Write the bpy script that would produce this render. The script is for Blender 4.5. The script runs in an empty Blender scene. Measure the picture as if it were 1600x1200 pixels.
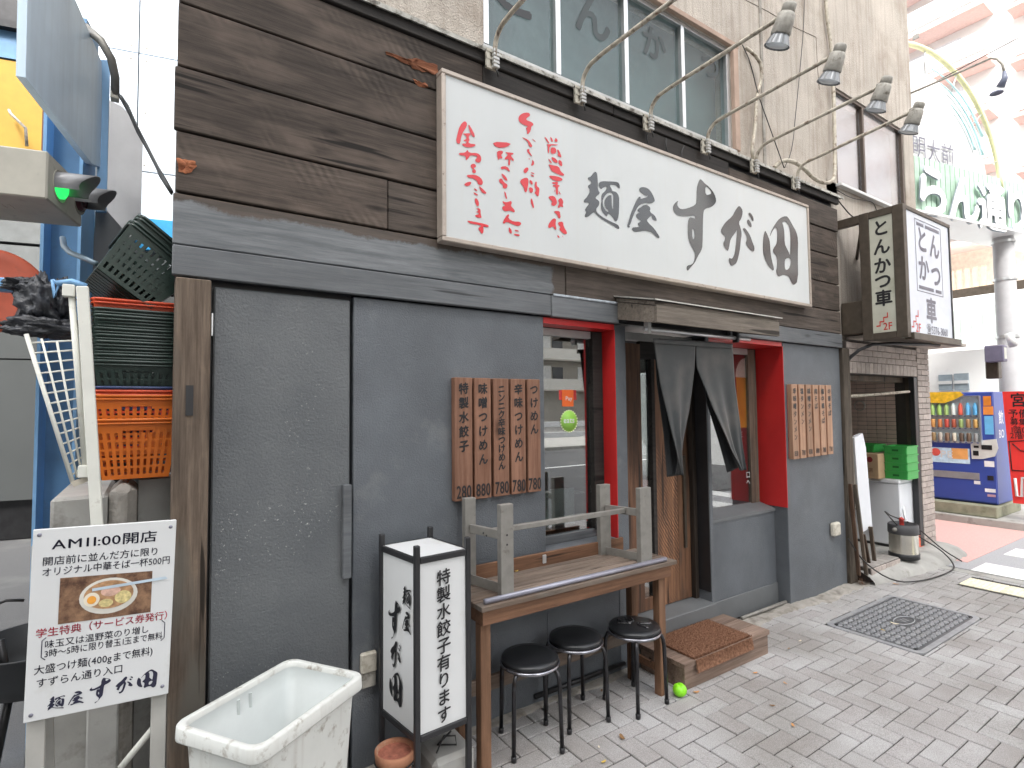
import bpy, bmesh, math, random
import numpy as np
from mathutils import Vector, Matrix
random.seed(7)
S = bpy.context.scene
COL = S.collection
rad = math.radians
# ------------------------------------------------------------------ camera
CAM_H, CAM_D = 1.6, 2.448
FPX = 848.6                      # focal length in pixels of a 1600 px wide picture
YAW, PITCH, ROLL = 0.58797315, 0.04496898, -0.0098918
F = Vector((math.sin(YAW)*math.cos(PITCH), math.cos(YAW)*math.cos(PITCH), math.sin(PITCH)))
_r = F.cross(Vector((0, 0, 1))).normalized(); _u = _r.cross(F)
R = _r*math.cos(ROLL) + _u*math.sin(ROLL)
U = -_r*math.sin(ROLL) + _u*math.cos(ROLL)
CAMP = Vector((0, -CAM_D, CAM_H))
cd = bpy.data.cameras.new('camera'); cam = bpy.data.objects.new('camera', cd); COL.objects.link(cam)
cd.sensor_width = 36; cd.lens = 36*FPX/1600; cd.clip_start = .05; cd.clip_end = 500
m = Matrix.Identity(4)
for i in range(3):
    m[i][0], m[i][1], m[i][2], m[i][3] = R[i], U[i], -F[i], CAMP[i]
cam.matrix_world = m
S.camera = cam
# ------------------------------------------------------------------ light
SUN_EL, SUN_AZ = 50, -35          # sun azimuth measured from -y towards +x
w = bpy.data.worlds.new('World'); S.world = w; w.use_nodes = True
nt = w.node_tree; bg = nt.nodes['Background']
sky = nt.nodes.new('ShaderNodeTexSky'); sky.sky_type = 'NISHITA'; sky.sun_disc = False
sky.sun_elevation = rad(SUN_EL); sky.sun_rotation = rad(180-SUN_AZ); sky.air_density = 1.6; sky.dust_density = 4.0; sky.ozone_density = .6
hs = nt.nodes.new('ShaderNodeHueSaturation'); hs.inputs['Saturation'].default_value = .22
nt.links.new(sky.outputs[0], hs.inputs['Color']); nt.links.new(hs.outputs[0], bg.inputs[0])
bg.inputs[1].default_value = .15
sd = bpy.data.lights.new('sun', 'SUN'); sd.energy = 1.5; sd.angle = rad(14); sd.color = (1, .97, .93)
so = bpy.data.objects.new('sun', sd); COL.objects.link(so)
tow = Vector((math.sin(rad(SUN_AZ))*math.cos(rad(SUN_EL)), -math.cos(rad(SUN_AZ))*math.cos(rad(SUN_EL)), math.sin(rad(SUN_EL))))
so.rotation_euler = tow.to_track_quat('Z', 'Y').to_euler(); so.location = (4, -6, 12)
S.view_settings.view_transform = 'Standard'; S.view_settings.look = 'None'
S.view_settings.gamma = 1; S.view_settings.exposure = 1.88; S.view_settings.use_curve_mapping = False
S.cycles.max_bounces = 8; S.cycles.diffuse_bounces = 5; S.cycles.transparent_max_bounces = 12; S.cycles.glossy_bounces = 4

# ------------------------------------------------------------------ measuring helpers: sight line to a real plane
def ray(x, y): return F + R*((x-800)/FPX) - U*((y-600)/FPX)
def onY(x, y, Y=0.):
    d = ray(x, y); t = (Y+CAM_D)/d.y; return CAMP + d*t
def onZ(x, y, Z=0.):
    d = ray(x, y); t = (Z-CAM_H)/d.z; return CAMP + d*t
def onX(x, y, X):
    d = ray(x, y); return CAMP + d*(X/d.x)
def onP(x, y, P, n):
    d = ray(x, y); return CAMP + d*((Vector(P)-CAMP).dot(n)/d.dot(n))

# ------------------------------------------------------------------ objects
ORG = {}
def tag(o, label=None, cat=None, group=None, kind=None):
    if label: o['label'] = label
    if cat: o['category'] = cat
    if group: o['group'] = group
    if kind: o['kind'] = kind
    return o
def thing(name, loc, label, cat, group=None, kind=None):
    o = bpy.data.objects.new(name, None); COL.objects.link(o); o.location = loc; o.empty_display_size = .1
    ORG[o.name] = Vector(loc); return tag(o, label, cat, group, kind)
class B:
    """collects geometry in world coordinates, links it as one mesh object"""
    def __init__(s): s.v = []; s.f = []; s.sm = []
    def add(s, vs, fs, smooth=False):
        n = len(s.v); s.v += [tuple(v) for v in vs]; s.f += [tuple(i+n for i in f) for f in fs]; s.sm += [smooth]*len(fs); return s
    def box(s, x0, x1, y0, y1, z0, z1, bev=0.0):
        if bev > 0:
            bm = bmesh.new(); bmesh.ops.create_cube(bm, size=1)
            for v in bm.verts: v.co = Vector(((x0+x1)/2+v.co.x*(x1-x0), (y0+y1)/2+v.co.y*(y1-y0), (z0+z1)/2+v.co.z*(z1-z0)))
            bmesh.ops.bevel(bm, geom=bm.edges[:], offset=bev, segments=1, affect='EDGES', profile=.5)
            s.add([v.co[:] for v in bm.verts], [[v.index for v in f.verts] for f in bm.faces]); bm.free(); return s
        vs = [(x, y, z) for x in (x0, x1) for y in (y0, y1) for z in (z0, z1)]
        return s.add(vs, [(0, 1, 3, 2), (4, 6, 7, 5), (0, 4, 5, 1), (2, 3, 7, 6), (0, 2, 6, 4), (1, 5, 7, 3)])
    def bar(s, p0, p1, w, h, up=(0, 0, 1), bev=0.0):
        p0, p1 = Vector(p0), Vector(p1); d = (p1-p0); L = d.length; d = d/L
        a = d.cross(Vector(up));
        if a.length < 1e-4: a = d.cross(Vector((0, 1, 0)))
        a.normalize(); b = a.cross(d)
        t = B().box(-w/2, w/2, -h/2, h/2, 0, L, bev)
        return s.add([p0 + a*v[0] + b*v[1] + d*v[2] for v in t.v], t.f)
    def tube(s, pts, r, n=8, r2=None, cap=True, closed=False):
        pts = [Vector(p) for p in pts]; rings = []; N = len(pts); a = None
        for i, p in enumerate(pts):
            if closed: d = pts[(i+1) % N]-pts[i-1]
            else: d = pts[min(i+1, N-1)]-pts[max(i-1, 0)]
            d.normalize()
            if a is None:
                a = d.cross(Vector((0, 0, 1)));
                if a.length < .05: a = d.cross(Vector((0, 1, 0)))
            a = (a - d*a.dot(d)).normalized(); b = d.cross(a)
            rr = r if r2 is None else r+(r2-r)*i/max(N-1, 1)
            rings.append([p+(a*math.cos(k*2*math.pi/n)+b*math.sin(k*2*math.pi/n))*rr for k in range(n)])
        vs = [v for q in rings for v in q]; fs = []
        for i in range(N if closed else N-1):
            j = (i+1) % N
            for k in range(n): fs.append((i*n+k, i*n+(k+1) % n, j*n+(k+1) % n, j*n+k))
        if cap and not closed: fs += [tuple(range(n))[::-1], tuple((N-1)*n+k for k in range(n))]
        return s.add(vs, fs, True)
    def lathe(s, c, prof, n=24, axis=(0, 0, 1), cap0=False, cap1=False, smooth=True):
        c = Vector(c); ax = Vector(axis).normalized(); a = ax.cross(Vector((0, 0, 1)))
        if a.length < .05: a = Vector((1, 0, 0))
        a.normalize(); b = ax.cross(a); vs = []; fs = []
        for r, h in prof: vs += [c+ax*h+(a*math.cos(k*2*math.pi/n)+b*math.sin(k*2*math.pi/n))*r for k in range(n)]
        for i in range(len(prof)-1):
            for k in range(n): fs.append((i*n+k, i*n+(k+1) % n, (i+1)*n+(k+1) % n, (i+1)*n+k))
        if cap0: fs.append(tuple(range(n))[::-1])
        if cap1: fs.append(tuple((len(prof)-1)*n+k for k in range(n)))
        return s.add(vs, fs, smooth)
    def slab(s, pts, vec):
        n = len(pts); pts = [Vector(p) for p in pts]; vec = Vector(vec)
        return s.add(pts+[p+vec for p in pts], [tuple(range(n)), tuple(range(2*n-1, n-1, -1))]+[(i, i+n, (i+1) % n+n, (i+1) % n) for i in range(n)])
    def mesh(s, name, mt, off=Vector((0, 0, 0))):
        me = bpy.data.meshes.new(name); me.from_pydata([(v[0]-off[0], v[1]-off[1], v[2]-off[2]) for v in s.v], [], s.f)
        me.polygons.foreach_set('use_smooth', s.sm)
        bm = bmesh.new(); bm.from_mesh(me); bmesh.ops.recalc_face_normals(bm, faces=bm.faces); bm.to_mesh(me); bm.free()
        me.materials.append(mt); me.update(); return me
    def obj(s, name, mt, parent=None, label=None, cat=None, group=None, kind=None, org=None):
        off = ORG[parent.name] if parent is not None else Vector(org or (0, 0, 0))
        o = bpy.data.objects.new(name, s.mesh(name, mt, off)); COL.objects.link(o)
        if parent is not None: o.parent = parent
        else: o.location = off
        ORG[o.name] = off
        if parent is None and label and not cat: cat = name.replace('_', ' ')
        return tag(o, label, cat, group, kind)
def dup(root, loc, rz=None, label=None):
    def cp(o, par):
        c = o.copy(); COL.objects.link(c)
        if par: c.parent = par
        ORG[c.name] = Vector(loc)
        for ch in [k for k in COL.objects if k.parent == o]: cp(ch, c)
        return c
    r = cp(root, None); r.location = loc
    if rz is not None: r.rotation_euler.z = rz
    if label: r['label'] = label
    return r
def bevel_all(o, off=.002, seg=1, ang=40):
    bm = bmesh.new(); bm.from_mesh(o.data)
    es = [e for e in bm.edges if len(e.link_faces) == 2 and e.calc_face_angle(0) > rad(ang)]
    bmesh.ops.bevel(bm, geom=es, offset=off, segments=seg, affect='EDGES', profile=.5); bm.to_mesh(o.data); bm.free(); return o

# ------------------------------------------------------------------ materials
MATS = {}
def _base(name):
    mt = bpy.data.materials.new(name); mt.use_nodes = True; n = mt.node_tree.nodes; l = mt.node_tree.links
    return mt, n, l, n['Principled BSDF']
def _coord(n, l, scale=(1, 1, 1), rnd=True):
    tc = n.new('ShaderNodeTexCoord'); mp = n.new('ShaderNodeMapping'); mp.inputs['Scale'].default_value = scale
    if rnd:
        oi = n.new('ShaderNodeObjectInfo'); mu = n.new('ShaderNodeMath'); mu.operation = 'MULTIPLY'; mu.inputs[1].default_value = 37.
        l.new(oi.outputs['Random'], mu.inputs[0]); ad = n.new('ShaderNodeVectorMath'); ad.operation = 'ADD'
        l.new(tc.outputs['Object'], ad.inputs[0]); l.new(mu.outputs[0], ad.inputs[1]); l.new(ad.outputs[0], mp.inputs['Vector'])
    else: l.new(tc.outputs['Object'], mp.inputs['Vector'])
    return mp.outputs[0]
def _noise(n, l, co, scale, detail=4, rough=.55):
    t = n.new('ShaderNodeTexNoise'); t.inputs['Scale'].default_value = scale; t.inputs['Detail'].default_value = detail
    t.inputs['Roughness'].default_value = rough; l.new(co, t.inputs['Vector']); return t.outputs['Fac']
def _ramp(n, l, fac, a, b, ca=(0, 0, 0, 1), cb=(1, 1, 1, 1)):
    r = n.new('ShaderNodeValToRGB'); r.color_ramp.elements[0].position = a; r.color_ramp.elements[1].position = b
    r.color_ramp.elements[0].color = ca; r.color_ramp.elements[1].color = cb; l.new(fac, r.inputs[0]); return r.outputs[0]
def _mix(n, l, fac, a, b, mode='MIX'):
    x = n.new('ShaderNodeMix'); x.data_type = 'RGBA'; x.blend_type = mode
    for s, k in ((fac, 0), (a, 6), (b, 7)):
        if isinstance(s, (int, float)): x.inputs[k].default_value = s
        elif isinstance(s, tuple): x.inputs[k].default_value = s if len(s) == 4 else (*s, 1)
        else: l.new(s, x.inputs[k])
    return x.outputs[2]
def _bump(n, l, p, h, strength, dist=.002, chain=None):
    b = n.new('ShaderNodeBump'); b.inputs['Strength'].default_value = strength; b.inputs['Distance'].default_value = dist
    l.new(h, b.inputs['Height'])
    if chain: l.new(chain, b.inputs['Normal'])
    l.new(b.outputs[0], p.inputs['Normal']); return b.outputs[0]
def mat(name, col, rough=.6, metal=0., var=.12, scale=9, bump=0., bscale=70, dirt=None, spec=.5, rvar=.0, objvar=0., streak=None, rnd=True, bdist=.002):
    if name in MATS: return MATS[name]
    mt, n, l, p = _base(name); co = _coord(n, l, rnd=rnd)
    f = _noise(n, l, co, scale, 5)
    f = _ramp(n, l, f, .3, .7)
    c = _mix(n, l, f, tuple(x*(1-var) for x in col), tuple(min(1, x*(1+var)) for x in col))
    if objvar:
        oi = n.new('ShaderNodeObjectInfo'); mr = n.new('ShaderNodeMapRange'); mr.inputs[3].default_value = 1-objvar; mr.inputs[4].default_value = 1+objvar
        l.new(oi.outputs['Random'], mr.inputs[0]); c = _mix(n, l, 1., c, mr.outputs[0], 'MULTIPLY')
    if dirt:
        dc, lo, hi, ds = dirt; d = _ramp(n, l, _noise(n, l, co, ds, 8, .65), lo, hi); c = _mix(n, l, d, c, dc)
    if streak:
        dc, lo, hi, am = streak; sc = _coord(n, l, (14, 14, .7), rnd); d = _ramp(n, l, _noise(n, l, sc, 1.6, 5), lo, hi, (0, 0, 0, 1), (am, am, am, 1)); c = _mix(n, l, d, c, dc)
    l.new(c, p.inputs['Base Color']); p.inputs['Roughness'].default_value = rough; p.inputs['Metallic'].default_value = metal
    p.inputs['Specular IOR Level'].default_value = spec
    if rvar:
        mr = n.new('ShaderNodeMapRange'); mr.inputs[3].default_value = rough-rvar; mr.inputs[4].default_value = rough+rvar
        l.new(_noise(n, l, co, scale*2.3, 4), mr.inputs[0]); l.new(mr.outputs[0], p.inputs['Roughness'])
    if bump: _bump(n, l, p, _noise(n, l, co, bscale, 3), bump, bdist)
    MATS[name] = mt; return mt
def wood(name, dark, light, axis='x', rough=.75, grain=26, blotch=.5, saw=False, tint=None, spec=.3, objvar=.18, bump=.6, crack=True):
    if name in MATS: return MATS[name]
    mt, n, l, p = _base(name)
    st = {'x': (1.3, 26, 26), 'y': (26, 1.3, 26), 'z': (26, 26, 1.3)}[axis]; lo = {'x': (1.2, 4, 4), 'y': (4, 1.2, 4), 'z': (4, 4, 1.2)}[axis]
    co = _coord(n, l, st); co2 = _coord(n, l, lo)
    g = _noise(n, l, co, grain/10, 9, .7); bl = _noise(n, l, co2, 1.3, 5)
    f = _ramp(n, l, g, .32, .72); c = _mix(n, l, f, dark, light)
    k = _ramp(n, l, bl, .3, .7, (1-blotch,)*3+(1,), (1+blotch*.3,)*3+(1,)); c = _mix(n, l, 1., c, k, 'MULTIPLY')
    kn = n.new('ShaderNodeTexVoronoi'); kn.inputs['Scale'].default_value = 1.6; l.new(co2, kn.inputs['Vector']); kf = _ramp(n, l, kn.outputs['Distance'], .03, .13); c = _mix(n, l, kf, tuple(x*.55 for x in dark), c)
    gs = _ramp(n, l, _noise(n, l, _coord(n, l), 5, 8, .75), .55, .75, (1, 1, 1, 1), (1.28, 1.25, 1.2, 1)); c = _mix(n, l, 1., c, gs, 'MULTIPLY')
    if tint:
        t = _ramp(n, l, _noise(n, l, co2, 2.3, 3), .5, .72); c = _mix(n, l, t, c, tint)
    oi = n.new('ShaderNodeObjectInfo'); mr = n.new('ShaderNodeMapRange'); mr.inputs[3].default_value = 1-objvar; mr.inputs[4].default_value = 1+objvar
    l.new(oi.outputs['Random'], mr.inputs[0]); c = _mix(n, l, 1., c, mr.outputs[0], 'MULTIPLY')
    if crack: cr = _ramp(n, l, _noise(n, l, co, .9, 3, .4), .30, .345); c = _mix(n, l, cr, tuple(x*.35 for x in dark), c)
    ch = _bump(n, l, p, g, bump, .003)
    if saw:
        mp = n.new('ShaderNodeMapping'); mp.inputs['Rotation'].default_value = (0, rad(35), 0); l.new(_coord(n, l, (1, 1, 1)), mp.inputs[0])
        wv = n.new('ShaderNodeTexWave'); wv.bands_direction = 'X'; wv.inputs['Scale'].default_value = saw; wv.inputs['Distortion'].default_value = 3.5; wv.inputs['Detail'].default_value = 4; wv.inputs['Detail Scale'].default_value = 1.6
        l.new(mp.outputs[0], wv.inputs['Vector'])
        msk = _ramp(n, l, _noise(n, l, _coord(n, l), 2.6, 5), .50, .68)
        ww = _mix(n, l, msk, (.5, .5, .5), wv.outputs['Color']); c = _mix(n, l, .75 if saw > 12 else .30, c, ww, 'OVERLAY')
        _bump(n, l, p, ww, .35, .002, ch)
    l.new(c, p.inputs['Base Color']); p.inputs['Roughness'].default_value = rough; p.inputs['Specular IOR Level'].default_value = spec
    MATS[name] = mt; return mt
def glass(name, refl=.35, tint=(.8, .85, .85), rough=.0, bump=0, bs=60):
    if name in MATS: return MATS[name]
    mt, n, l, p = _base(name); n.remove(p); out = n['Material Output']
    t = n.new('ShaderNodeBsdfTransparent'); t.inputs[0].default_value = (*tint, 1); g = n.new('ShaderNodeBsdfGlossy'); g.inputs['Roughness'].default_value = rough
    mx = n.new('ShaderNodeMixShader'); mx.inputs[0].default_value = refl; l.new(t.outputs[0], mx.inputs[1]); l.new(g.outputs[0], mx.inputs[2]); l.new(mx.outputs[0], out.inputs[0])
    if bump:
        b = n.new('ShaderNodeBump'); b.inputs['Strength'].default_value = bump; b.inputs['Distance'].default_value = .004
        l.new(_noise(n, l, _coord(n, l, (1, 1, 1)), bs, 2), b.inputs['Height']); l.new(b.outputs[0], g.inputs['Normal'])
    MATS[name] = mt; return mt

# ------------------------------------------------------------------ lettering
_G = {}
def glyph(ch, bold=.02):
    k = (ch, bold)
    if k not in _G:
        c = bpy.data.curves.new('g', 'FONT'); c.body = ch; c.size = 1; c.offset = bold; c.resolution_u = 3
        o = bpy.data.objects.new('g', c); COL.objects.link(o); bpy.context.view_layer.update()
        me = o.to_mesh(); vs = [(v.co.x, v.co.y) for v in me.vertices]; fs = [tuple(q.vertices) for q in me.polygons]
        o.to_mesh_clear(); bpy.data.objects.remove(o); bpy.data.curves.remove(c)
        adv = (max([v[0] for v in vs])+.06) if vs else .4
        if ord(ch) > 0x2fff: adv = 1.0
        _G[k] = (vs, fs, adv)
    return _G[k]
BR = {}   # brush characters traced from the fascia sign: name -> (verts, faces) in a unit cell
def letters(s, o, Ux, Uz, size, vertical=False, bold=.02, skew=0., sx=1., sp=1., center=True, b=None, brush=False):
    """flat lettering; o = centre (or left end) of first line, Ux / Uz unit vectors of the face"""
    b = b or B(); o, Ux, Uz = Vector(o), Vector(Ux).normalized(), Vector(Uz).normalized()
    gl = [BR[c] if (brush and c in BR) else glyph(c, 0.) for c in s]
    if bold and not brush:      # weight: the glyph set again slightly shifted, each copy a hair further out
        nn = Ux.cross(Uz); bb = bold*.55
        for k, (du, dv) in enumerate(((bb, 0), (-bb, 0), (0, bb), (0, -bb))):
            letters(s, o+(Ux*du+Uz*dv)*size+nn*(.00012*(k+1)), Ux, Uz, size, vertical, 0., skew, sx, sp, center, b)
    if vertical:
        y = 0
        for c, (vs, fs, adv) in zip(s, gl):
            hw = .5 if ord(c) > 0x2fff else adv/2
            b.add([o+Ux*((v[0]-hw)*size*sx)+Uz*((v[1]-.38+skew*(v[0]-hw))*size+y) for v in vs], fs); y -= size*sp
    else:
        tot = sum(g[2] for g in gl)*size*sx*sp; x = -tot/2 if center else 0
        for vs, fs, adv in gl:
            b.add([o+Ux*(x+v[0]*size*sx)+Uz*((v[1]-.38+skew*v[0])*size) for v in vs], fs); x += adv*size*sx*sp
    return b
def polyfill(splines):
    """2D polygons (outer + holes) -> verts, faces"""
    c = bpy.data.curves.new('p', 'CURVE'); c.dimensions = '2D'; c.fill_mode = 'BOTH'
    for sp in splines:
        q = c.splines.new('POLY'); q.points.add(len(sp)-1); q.use_cyclic_u = True
        for p, (x, y) in zip(q.points, sp): p.co = (x, y, 0, 1)
    o = bpy.data.objects.new('p', c); COL.objects.link(o); bpy.context.view_layer.update(); me = o.to_mesh()
    vs = [(v.co.x, v.co.y) for v in me.vertices]; fs = [tuple(q.vertices) for q in me.polygons]
    o.to_mesh_clear(); bpy.data.objects.remove(o); bpy.data.curves.remove(c); return vs, fs
def smooth2(p, it=1):
    for _ in range(it):
        q = []
        for i in range(len(p)):
            a, c = p[i], p[(i+1) % len(p)]
            q += [(a[0]*.75+c[0]*.25, a[1]*.75+c[1]*.25), (a[0]*.25+c[0]*.75, a[1]*.25+c[1]*.75)]
        p = q
    return p
# ================================================================== MATERIALS
m_stucco = mat('grey_stucco', (.106, .117, .130), .5, var=.16, scale=4, bump=.75, bscale=150, dirt=((.20, .205, .205), .58, .8, 2.2), spec=.5, rvar=.1, bdist=.004)
def door_paint():
    mt, n, l, p = _base('scuffed_grey_paint'); co = _coord(n, l, rnd=False)
    c = _mix(n, l, _ramp(n, l, _noise(n, l, co, 3, 6), .3, .7), (.095, .103, .11), (.135, .143, .148))
    fl = _ramp(n, l, _noise(n, l, co, 90, 3, .5), .66, .70); fl2 = _ramp(n, l, _noise(n, l, co, 2.3, 3), .50, .62)
    f = _mix(n, l, 1., fl, fl2, 'MULTIPLY'); c = _mix(n, l, f, c, (.34, .35, .34)); l.new(c, p.inputs['Base Color'])
    p.inputs['Roughness'].default_value = .42; _bump(n, l, p, _noise(n, l, co, 110, 4), .7, .005); return mt
m_door = door_paint()
m_greywood = wood('grey_painted_wood', (.10, .108, .117), (.17, .178, .187), 'x', .5, 30, .25, bump=.4, spec=.45)
m_greyflat = mat('smooth_grey_paint', (.125, .132, .137), .5, var=.12, scale=4, bump=.3, bscale=40)
m_plank = wood('weathered_dark_plank', (.042, .033, .027), (.118, .092, .076), 'x', .78, 24, .38, saw=9, tint=(.13, .10, .082), objvar=.15)
m_plank2 = wood('weathered_brown_plank', (.05, .04, .034), (.135, .108, .09), 'x', .78, 24, .35)
m_fascia = wood('black_stained_board', (.018, .016, .015), (.046, .04, .036), 'x', .7, 24, .3)
m_post = wood('weathered_post_wood', (.065, .047, .035), (.19, .145, .11), 'z', .8, 24, .4, tint=(.10, .09, .075))
m_rot = wood('rotten_orange_wood', (.16, .045, .02), (.50, .20, .10), 'x', .9, 30, .5, bump=1.)
m_plaster = mat('beige_roughcast', (.46, .415, .365), .9, var=.12, scale=2.5, bump=1., bscale=95, dirt=((.27, .22, .175), .48, .75, 1.4), streak=((.22, .18, .14), .48, .75, .55), bdist=.008, rnd=False)
m_red = mat('red_gloss_paint', (.52, .022, .022), .35, var=.1, scale=4, bump=.15, bscale=40)
m_alu = mat('aluminium', (.62, .63, .64), .35, .75, var=.08)
m_aludull = mat('dull_aluminium', (.45, .45, .44), .5, .4, var=.15, bump=.1)
m_bronze = mat('bronze_frame', (.10, .075, .06), .4, .5)
m_cream = mat('cream_plastic', (.52, .49, .42), .55, var=.1, dirt=((.25, .21, .15), .5, .75, 20), spec=.4)
m_rust = mat('rusty_cream_pipe', (.44, .40, .33), .6, .2, var=.25, scale=25, dirt=((.12, .075, .045), .52, .66, 18), bump=.2)
m_lampgrey = mat('weathered_lamp_grey', (.40, .38, .34), .55, .15, var=.25, scale=30, dirt=((.09, .075, .05), .55, .7, 20))
m_darksteel = mat('dark_steel', (.035, .035, .037), .35, .6, var=.2)
m_black = mat('black_paint', (.018, .018, .02), .4, var=.2, bump=.1)
m_white = mat('white_panel', (.66, .67, .67), .35, var=.03, scale=3, dirt=((.5, .49, .45), .6, .85, 5), spec=.5)
m_signwhite = mat('sign_white_acrylic', (.57, .59, .59), .3, var=.02, scale=3, streak=((.55, .54, .5), .52, .85, .30), spec=.5, rnd=False)
m_signframe = mat('sign_frame_bronze', (.42, .36, .31), .4, .3, var=.12, scale=12, dirt=((.12, .09, .06), .6, .72, 22))
m_ink = mat('black_ink', (.012, .012, .014), .45, var=.05)
m_inkgloss = mat('glossy_brush_ink', (.012, .013, .016), .16, var=.02, spec=.9)
m_redink = mat('red_ink', (.62, .025, .035), .3, var=.05, spec=.6)
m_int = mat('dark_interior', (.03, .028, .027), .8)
m_glass = glass('window_glass', .46, (.75, .8, .8)); m_glass2 = glass('window_glass_right', .30, (.92, .94, .94))
m_pattern = glass('patterned_glass', .06, (.80, .86, .86), .06, 1., 45)
m_concrete = mat('concrete', (.34, .335, .315), .85, var=.15, scale=5, bump=.6, bscale=60, dirt=((.15, .14, .12), .55, .75, 6))
m_mortar = mat('old_mortar', (.30, .28, .25), .9, var=.2, scale=12, bump=1, bscale=40, dirt=((.13, .11, .09), .5, .7, 9), bdist=.006)
m_asphalt = mat('asphalt', (.10, .10, .102), .9, var=.2, scale=180, bump=.8, bscale=260, dirt=((.16, .16, .155), .5, .8, 1.2), rnd=False, bdist=.004)
m_wire = mat('black_wire', (.02, .02, .02), .5)
m_brown = mat('brown_steel', (.085, .068, .052), .45, .4, var=.2, scale=15)
A_Z = .0

# ================================================================== GROUND
gb = B().box(-60, 80, -60, 90, -.5, -.012); gb.obj('ground', m_asphalt, kind='structure')
B().box(-40, 80, -13.6, -3.6, -.011, -.004).obj('road', m_asphalt, kind='structure')
B().box(6.62, 9.22, -3.4, 30, -.010, -.002).obj('side_road', mat('pale_asphalt', (.34, .34, .35), .9, var=.2, scale=150, bump=.6, bscale=200, rnd=False), kind='structure')
B().box(6.9, 9.2, -.36, 30, -.0019, .003).obj('red_road_surface', mat('red_road_coating', (.60, .36, .33), .85, var=.25, scale=200, bump=.6, bscale=180, dirt=((.55, .42, .38), .56, .7, 40), rnd=False), kind='structure')
m_mark = mat('road_paint', (.78, .78, .76), .6, var=.06, scale=60, dirt=((.4, .4, .4), .66, .8, 30))
for k in range(3):
    B().box(6.61+.95*k, 7.03+.95*k, -4.2, -.47, -.0015, .002).obj('crosswalk_stripe', m_mark, kind='structure')
B().box(-40, 80, -9.0, -8.85, -.003, .002).obj('lane_line', m_mark, kind='structure')
# pavement bed and herringbone pavers
PX1 = 6.44
bed = B().box(-.12, PX1, -3.45, .12, -.05, -.007).obj('pavement', mat('joint_sand', (.035, .032, .028), .95, var=.3, scale=60), kind='structure')
B().box(PX1, PX1+.14, -3.6, -.05, -.08, .004, .012).obj('kerb', m_concrete, kind='structure')
B().box(-.12, PX1+.14, -3.6, -3.452, -.1, .004, .012).obj('kerb', m_concrete, kind='structure')
def paver_mat():
    mt, n, l, p = _base('granite_paver'); co = _coord(n, l)
    sp = _ramp(n, l, _noise(n, l, co, 260, 2, .8), .35, .65); c = _mix(n, l, sp, (.27, .265, .262), (.51, .505, .505))
    oi = n.new('ShaderNodeObjectInfo'); c = _mix(n, l, _ramp(n, l, oi.outputs['Random'], 0, 1), c, _mix(n, l, 1., c, (.85, .82, .81), 'MULTIPLY'))
    g = n.new('ShaderNodeNewGeometry'); st = _ramp(n, l, _noise(n, l, g.outputs['Position'], 1.3, 6, .6), .38, .62, (.72, .70, .67, 1), (1.04, 1.04, 1.04, 1)); c = _mix(n, l, 1., c, st, 'MULTIPLY')
    l.new(c, p.inputs['Base Color']); p.inputs['Roughness'].default_value = .8; _bump(n, l, p, _noise(n, l, co, 200, 2), .35, .002); return mt
m_paver = paver_mat()
ax, ay = .1075, .0925
MH = (4.13, 5.21, -.945, -.335)
def paver_mesh(w, d):
    b = B().box(-w/2+.002, w/2-.002, -d/2+.002, d/2-.002, -.03, 0, .003); return b
pmV, pmH = paver_mesh(ax, 2*ay), paver_mesh(2*ax, ay)
meV, meH = pmV.mesh('paver', m_paver), pmH.mesh('paver', m_paver)
cells = []
x0, y0 = 2.95-ax, -.781   # a long brick's near corner measured in the photograph
for i in range(-80, 81):
    for j in range(-80, 81):
        # herringbone lattice: V brick at (i,j) when (i+j)%4==0 covers j,j+1 ; H brick when (i+j)%4==... 
        k = (i+j) % 4
        if k == 0: cells.append((x0+(i+.5)*ax, y0+(j+1)*ay, 'V'))
        elif k == 2: cells.append((x0+(i+1)*ax, y0+(j+.5)*ay, 'H'))
def vis(x, y):
    v = Vector((x, y, 0))-CAMP; zc = v.dot(F)
    if zc < .2: return None
    px, py = 800+FPX*v.dot(R)/zc, 600-FPX*v.dot(U)/zc
    return zc if (-60 < px < 1660 and py < 1290) else None
HOLES = [MH, (5.98, 6.385, -3.5, -.55)]
def cut(r, h):
    """rectangle minus a hole -> remaining rectangles"""
    x0_, x1_, y0_, y1_ = r; hx0, hx1, hy0, hy1 = h
    if x1_ <= hx0 or x0_ >= hx1 or y1_ <= hy0 or y0_ >= hy1: return [r]
    o = []
    if x0_ < hx0: o.append((x0_, hx0, y0_, y1_)); x0_ = hx0
    if x1_ > hx1: o.append((hx1, x1_, y0_, y1_)); x1_ = hx1
    if y0_ < hy0: o.append((x0_, x1_, y0_, hy0))
    if y1_ > hy1: o.append((x0_, x1_, hy1, y1_))
    return [q for q in o if q[1]-q[0] > .018 and q[3]-q[2] > .018]
near = []; rest = B(); pc = {}
def pbox(w, d): return B().box(-w/2+.0028, w/2-.0028, -d/2+.0028, d/2-.0028, -.03, 0, .0032)
for x, y, t in cells:
    w, d = (ax, 2*ay) if t == 'V' else (2*ax, ay)
    r = (max(x-w/2, -.11), min(x+w/2, PX1), max(y-d/2, -3.44), min(y+d/2, .05))
    if r[1]-r[0] < .018 or r[3]-r[2] < .018: continue
    rs_ = [r]
    for h_ in HOLES: rs_ = [q for s_ in rs_ for q in cut(s_, h_)]
    zz = random.uniform(-.0022, .0018)
    for q in rs_:
        cx_, cy_, w_, d_ = (q[0]+q[1])/2, (q[2]+q[3])/2, q[1]-q[0], q[3]-q[2]
        z = vis(cx_, cy_)
        if z is None or z > 6.4:
            g_ = pbox(w_, d_); rest.add([(v[0]+cx_, v[1]+cy_, v[2]+zz) for v in g_.v], g_.f)
        else: near.append((z, cx_, cy_, w_, d_, zz))
near.sort()
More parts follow.
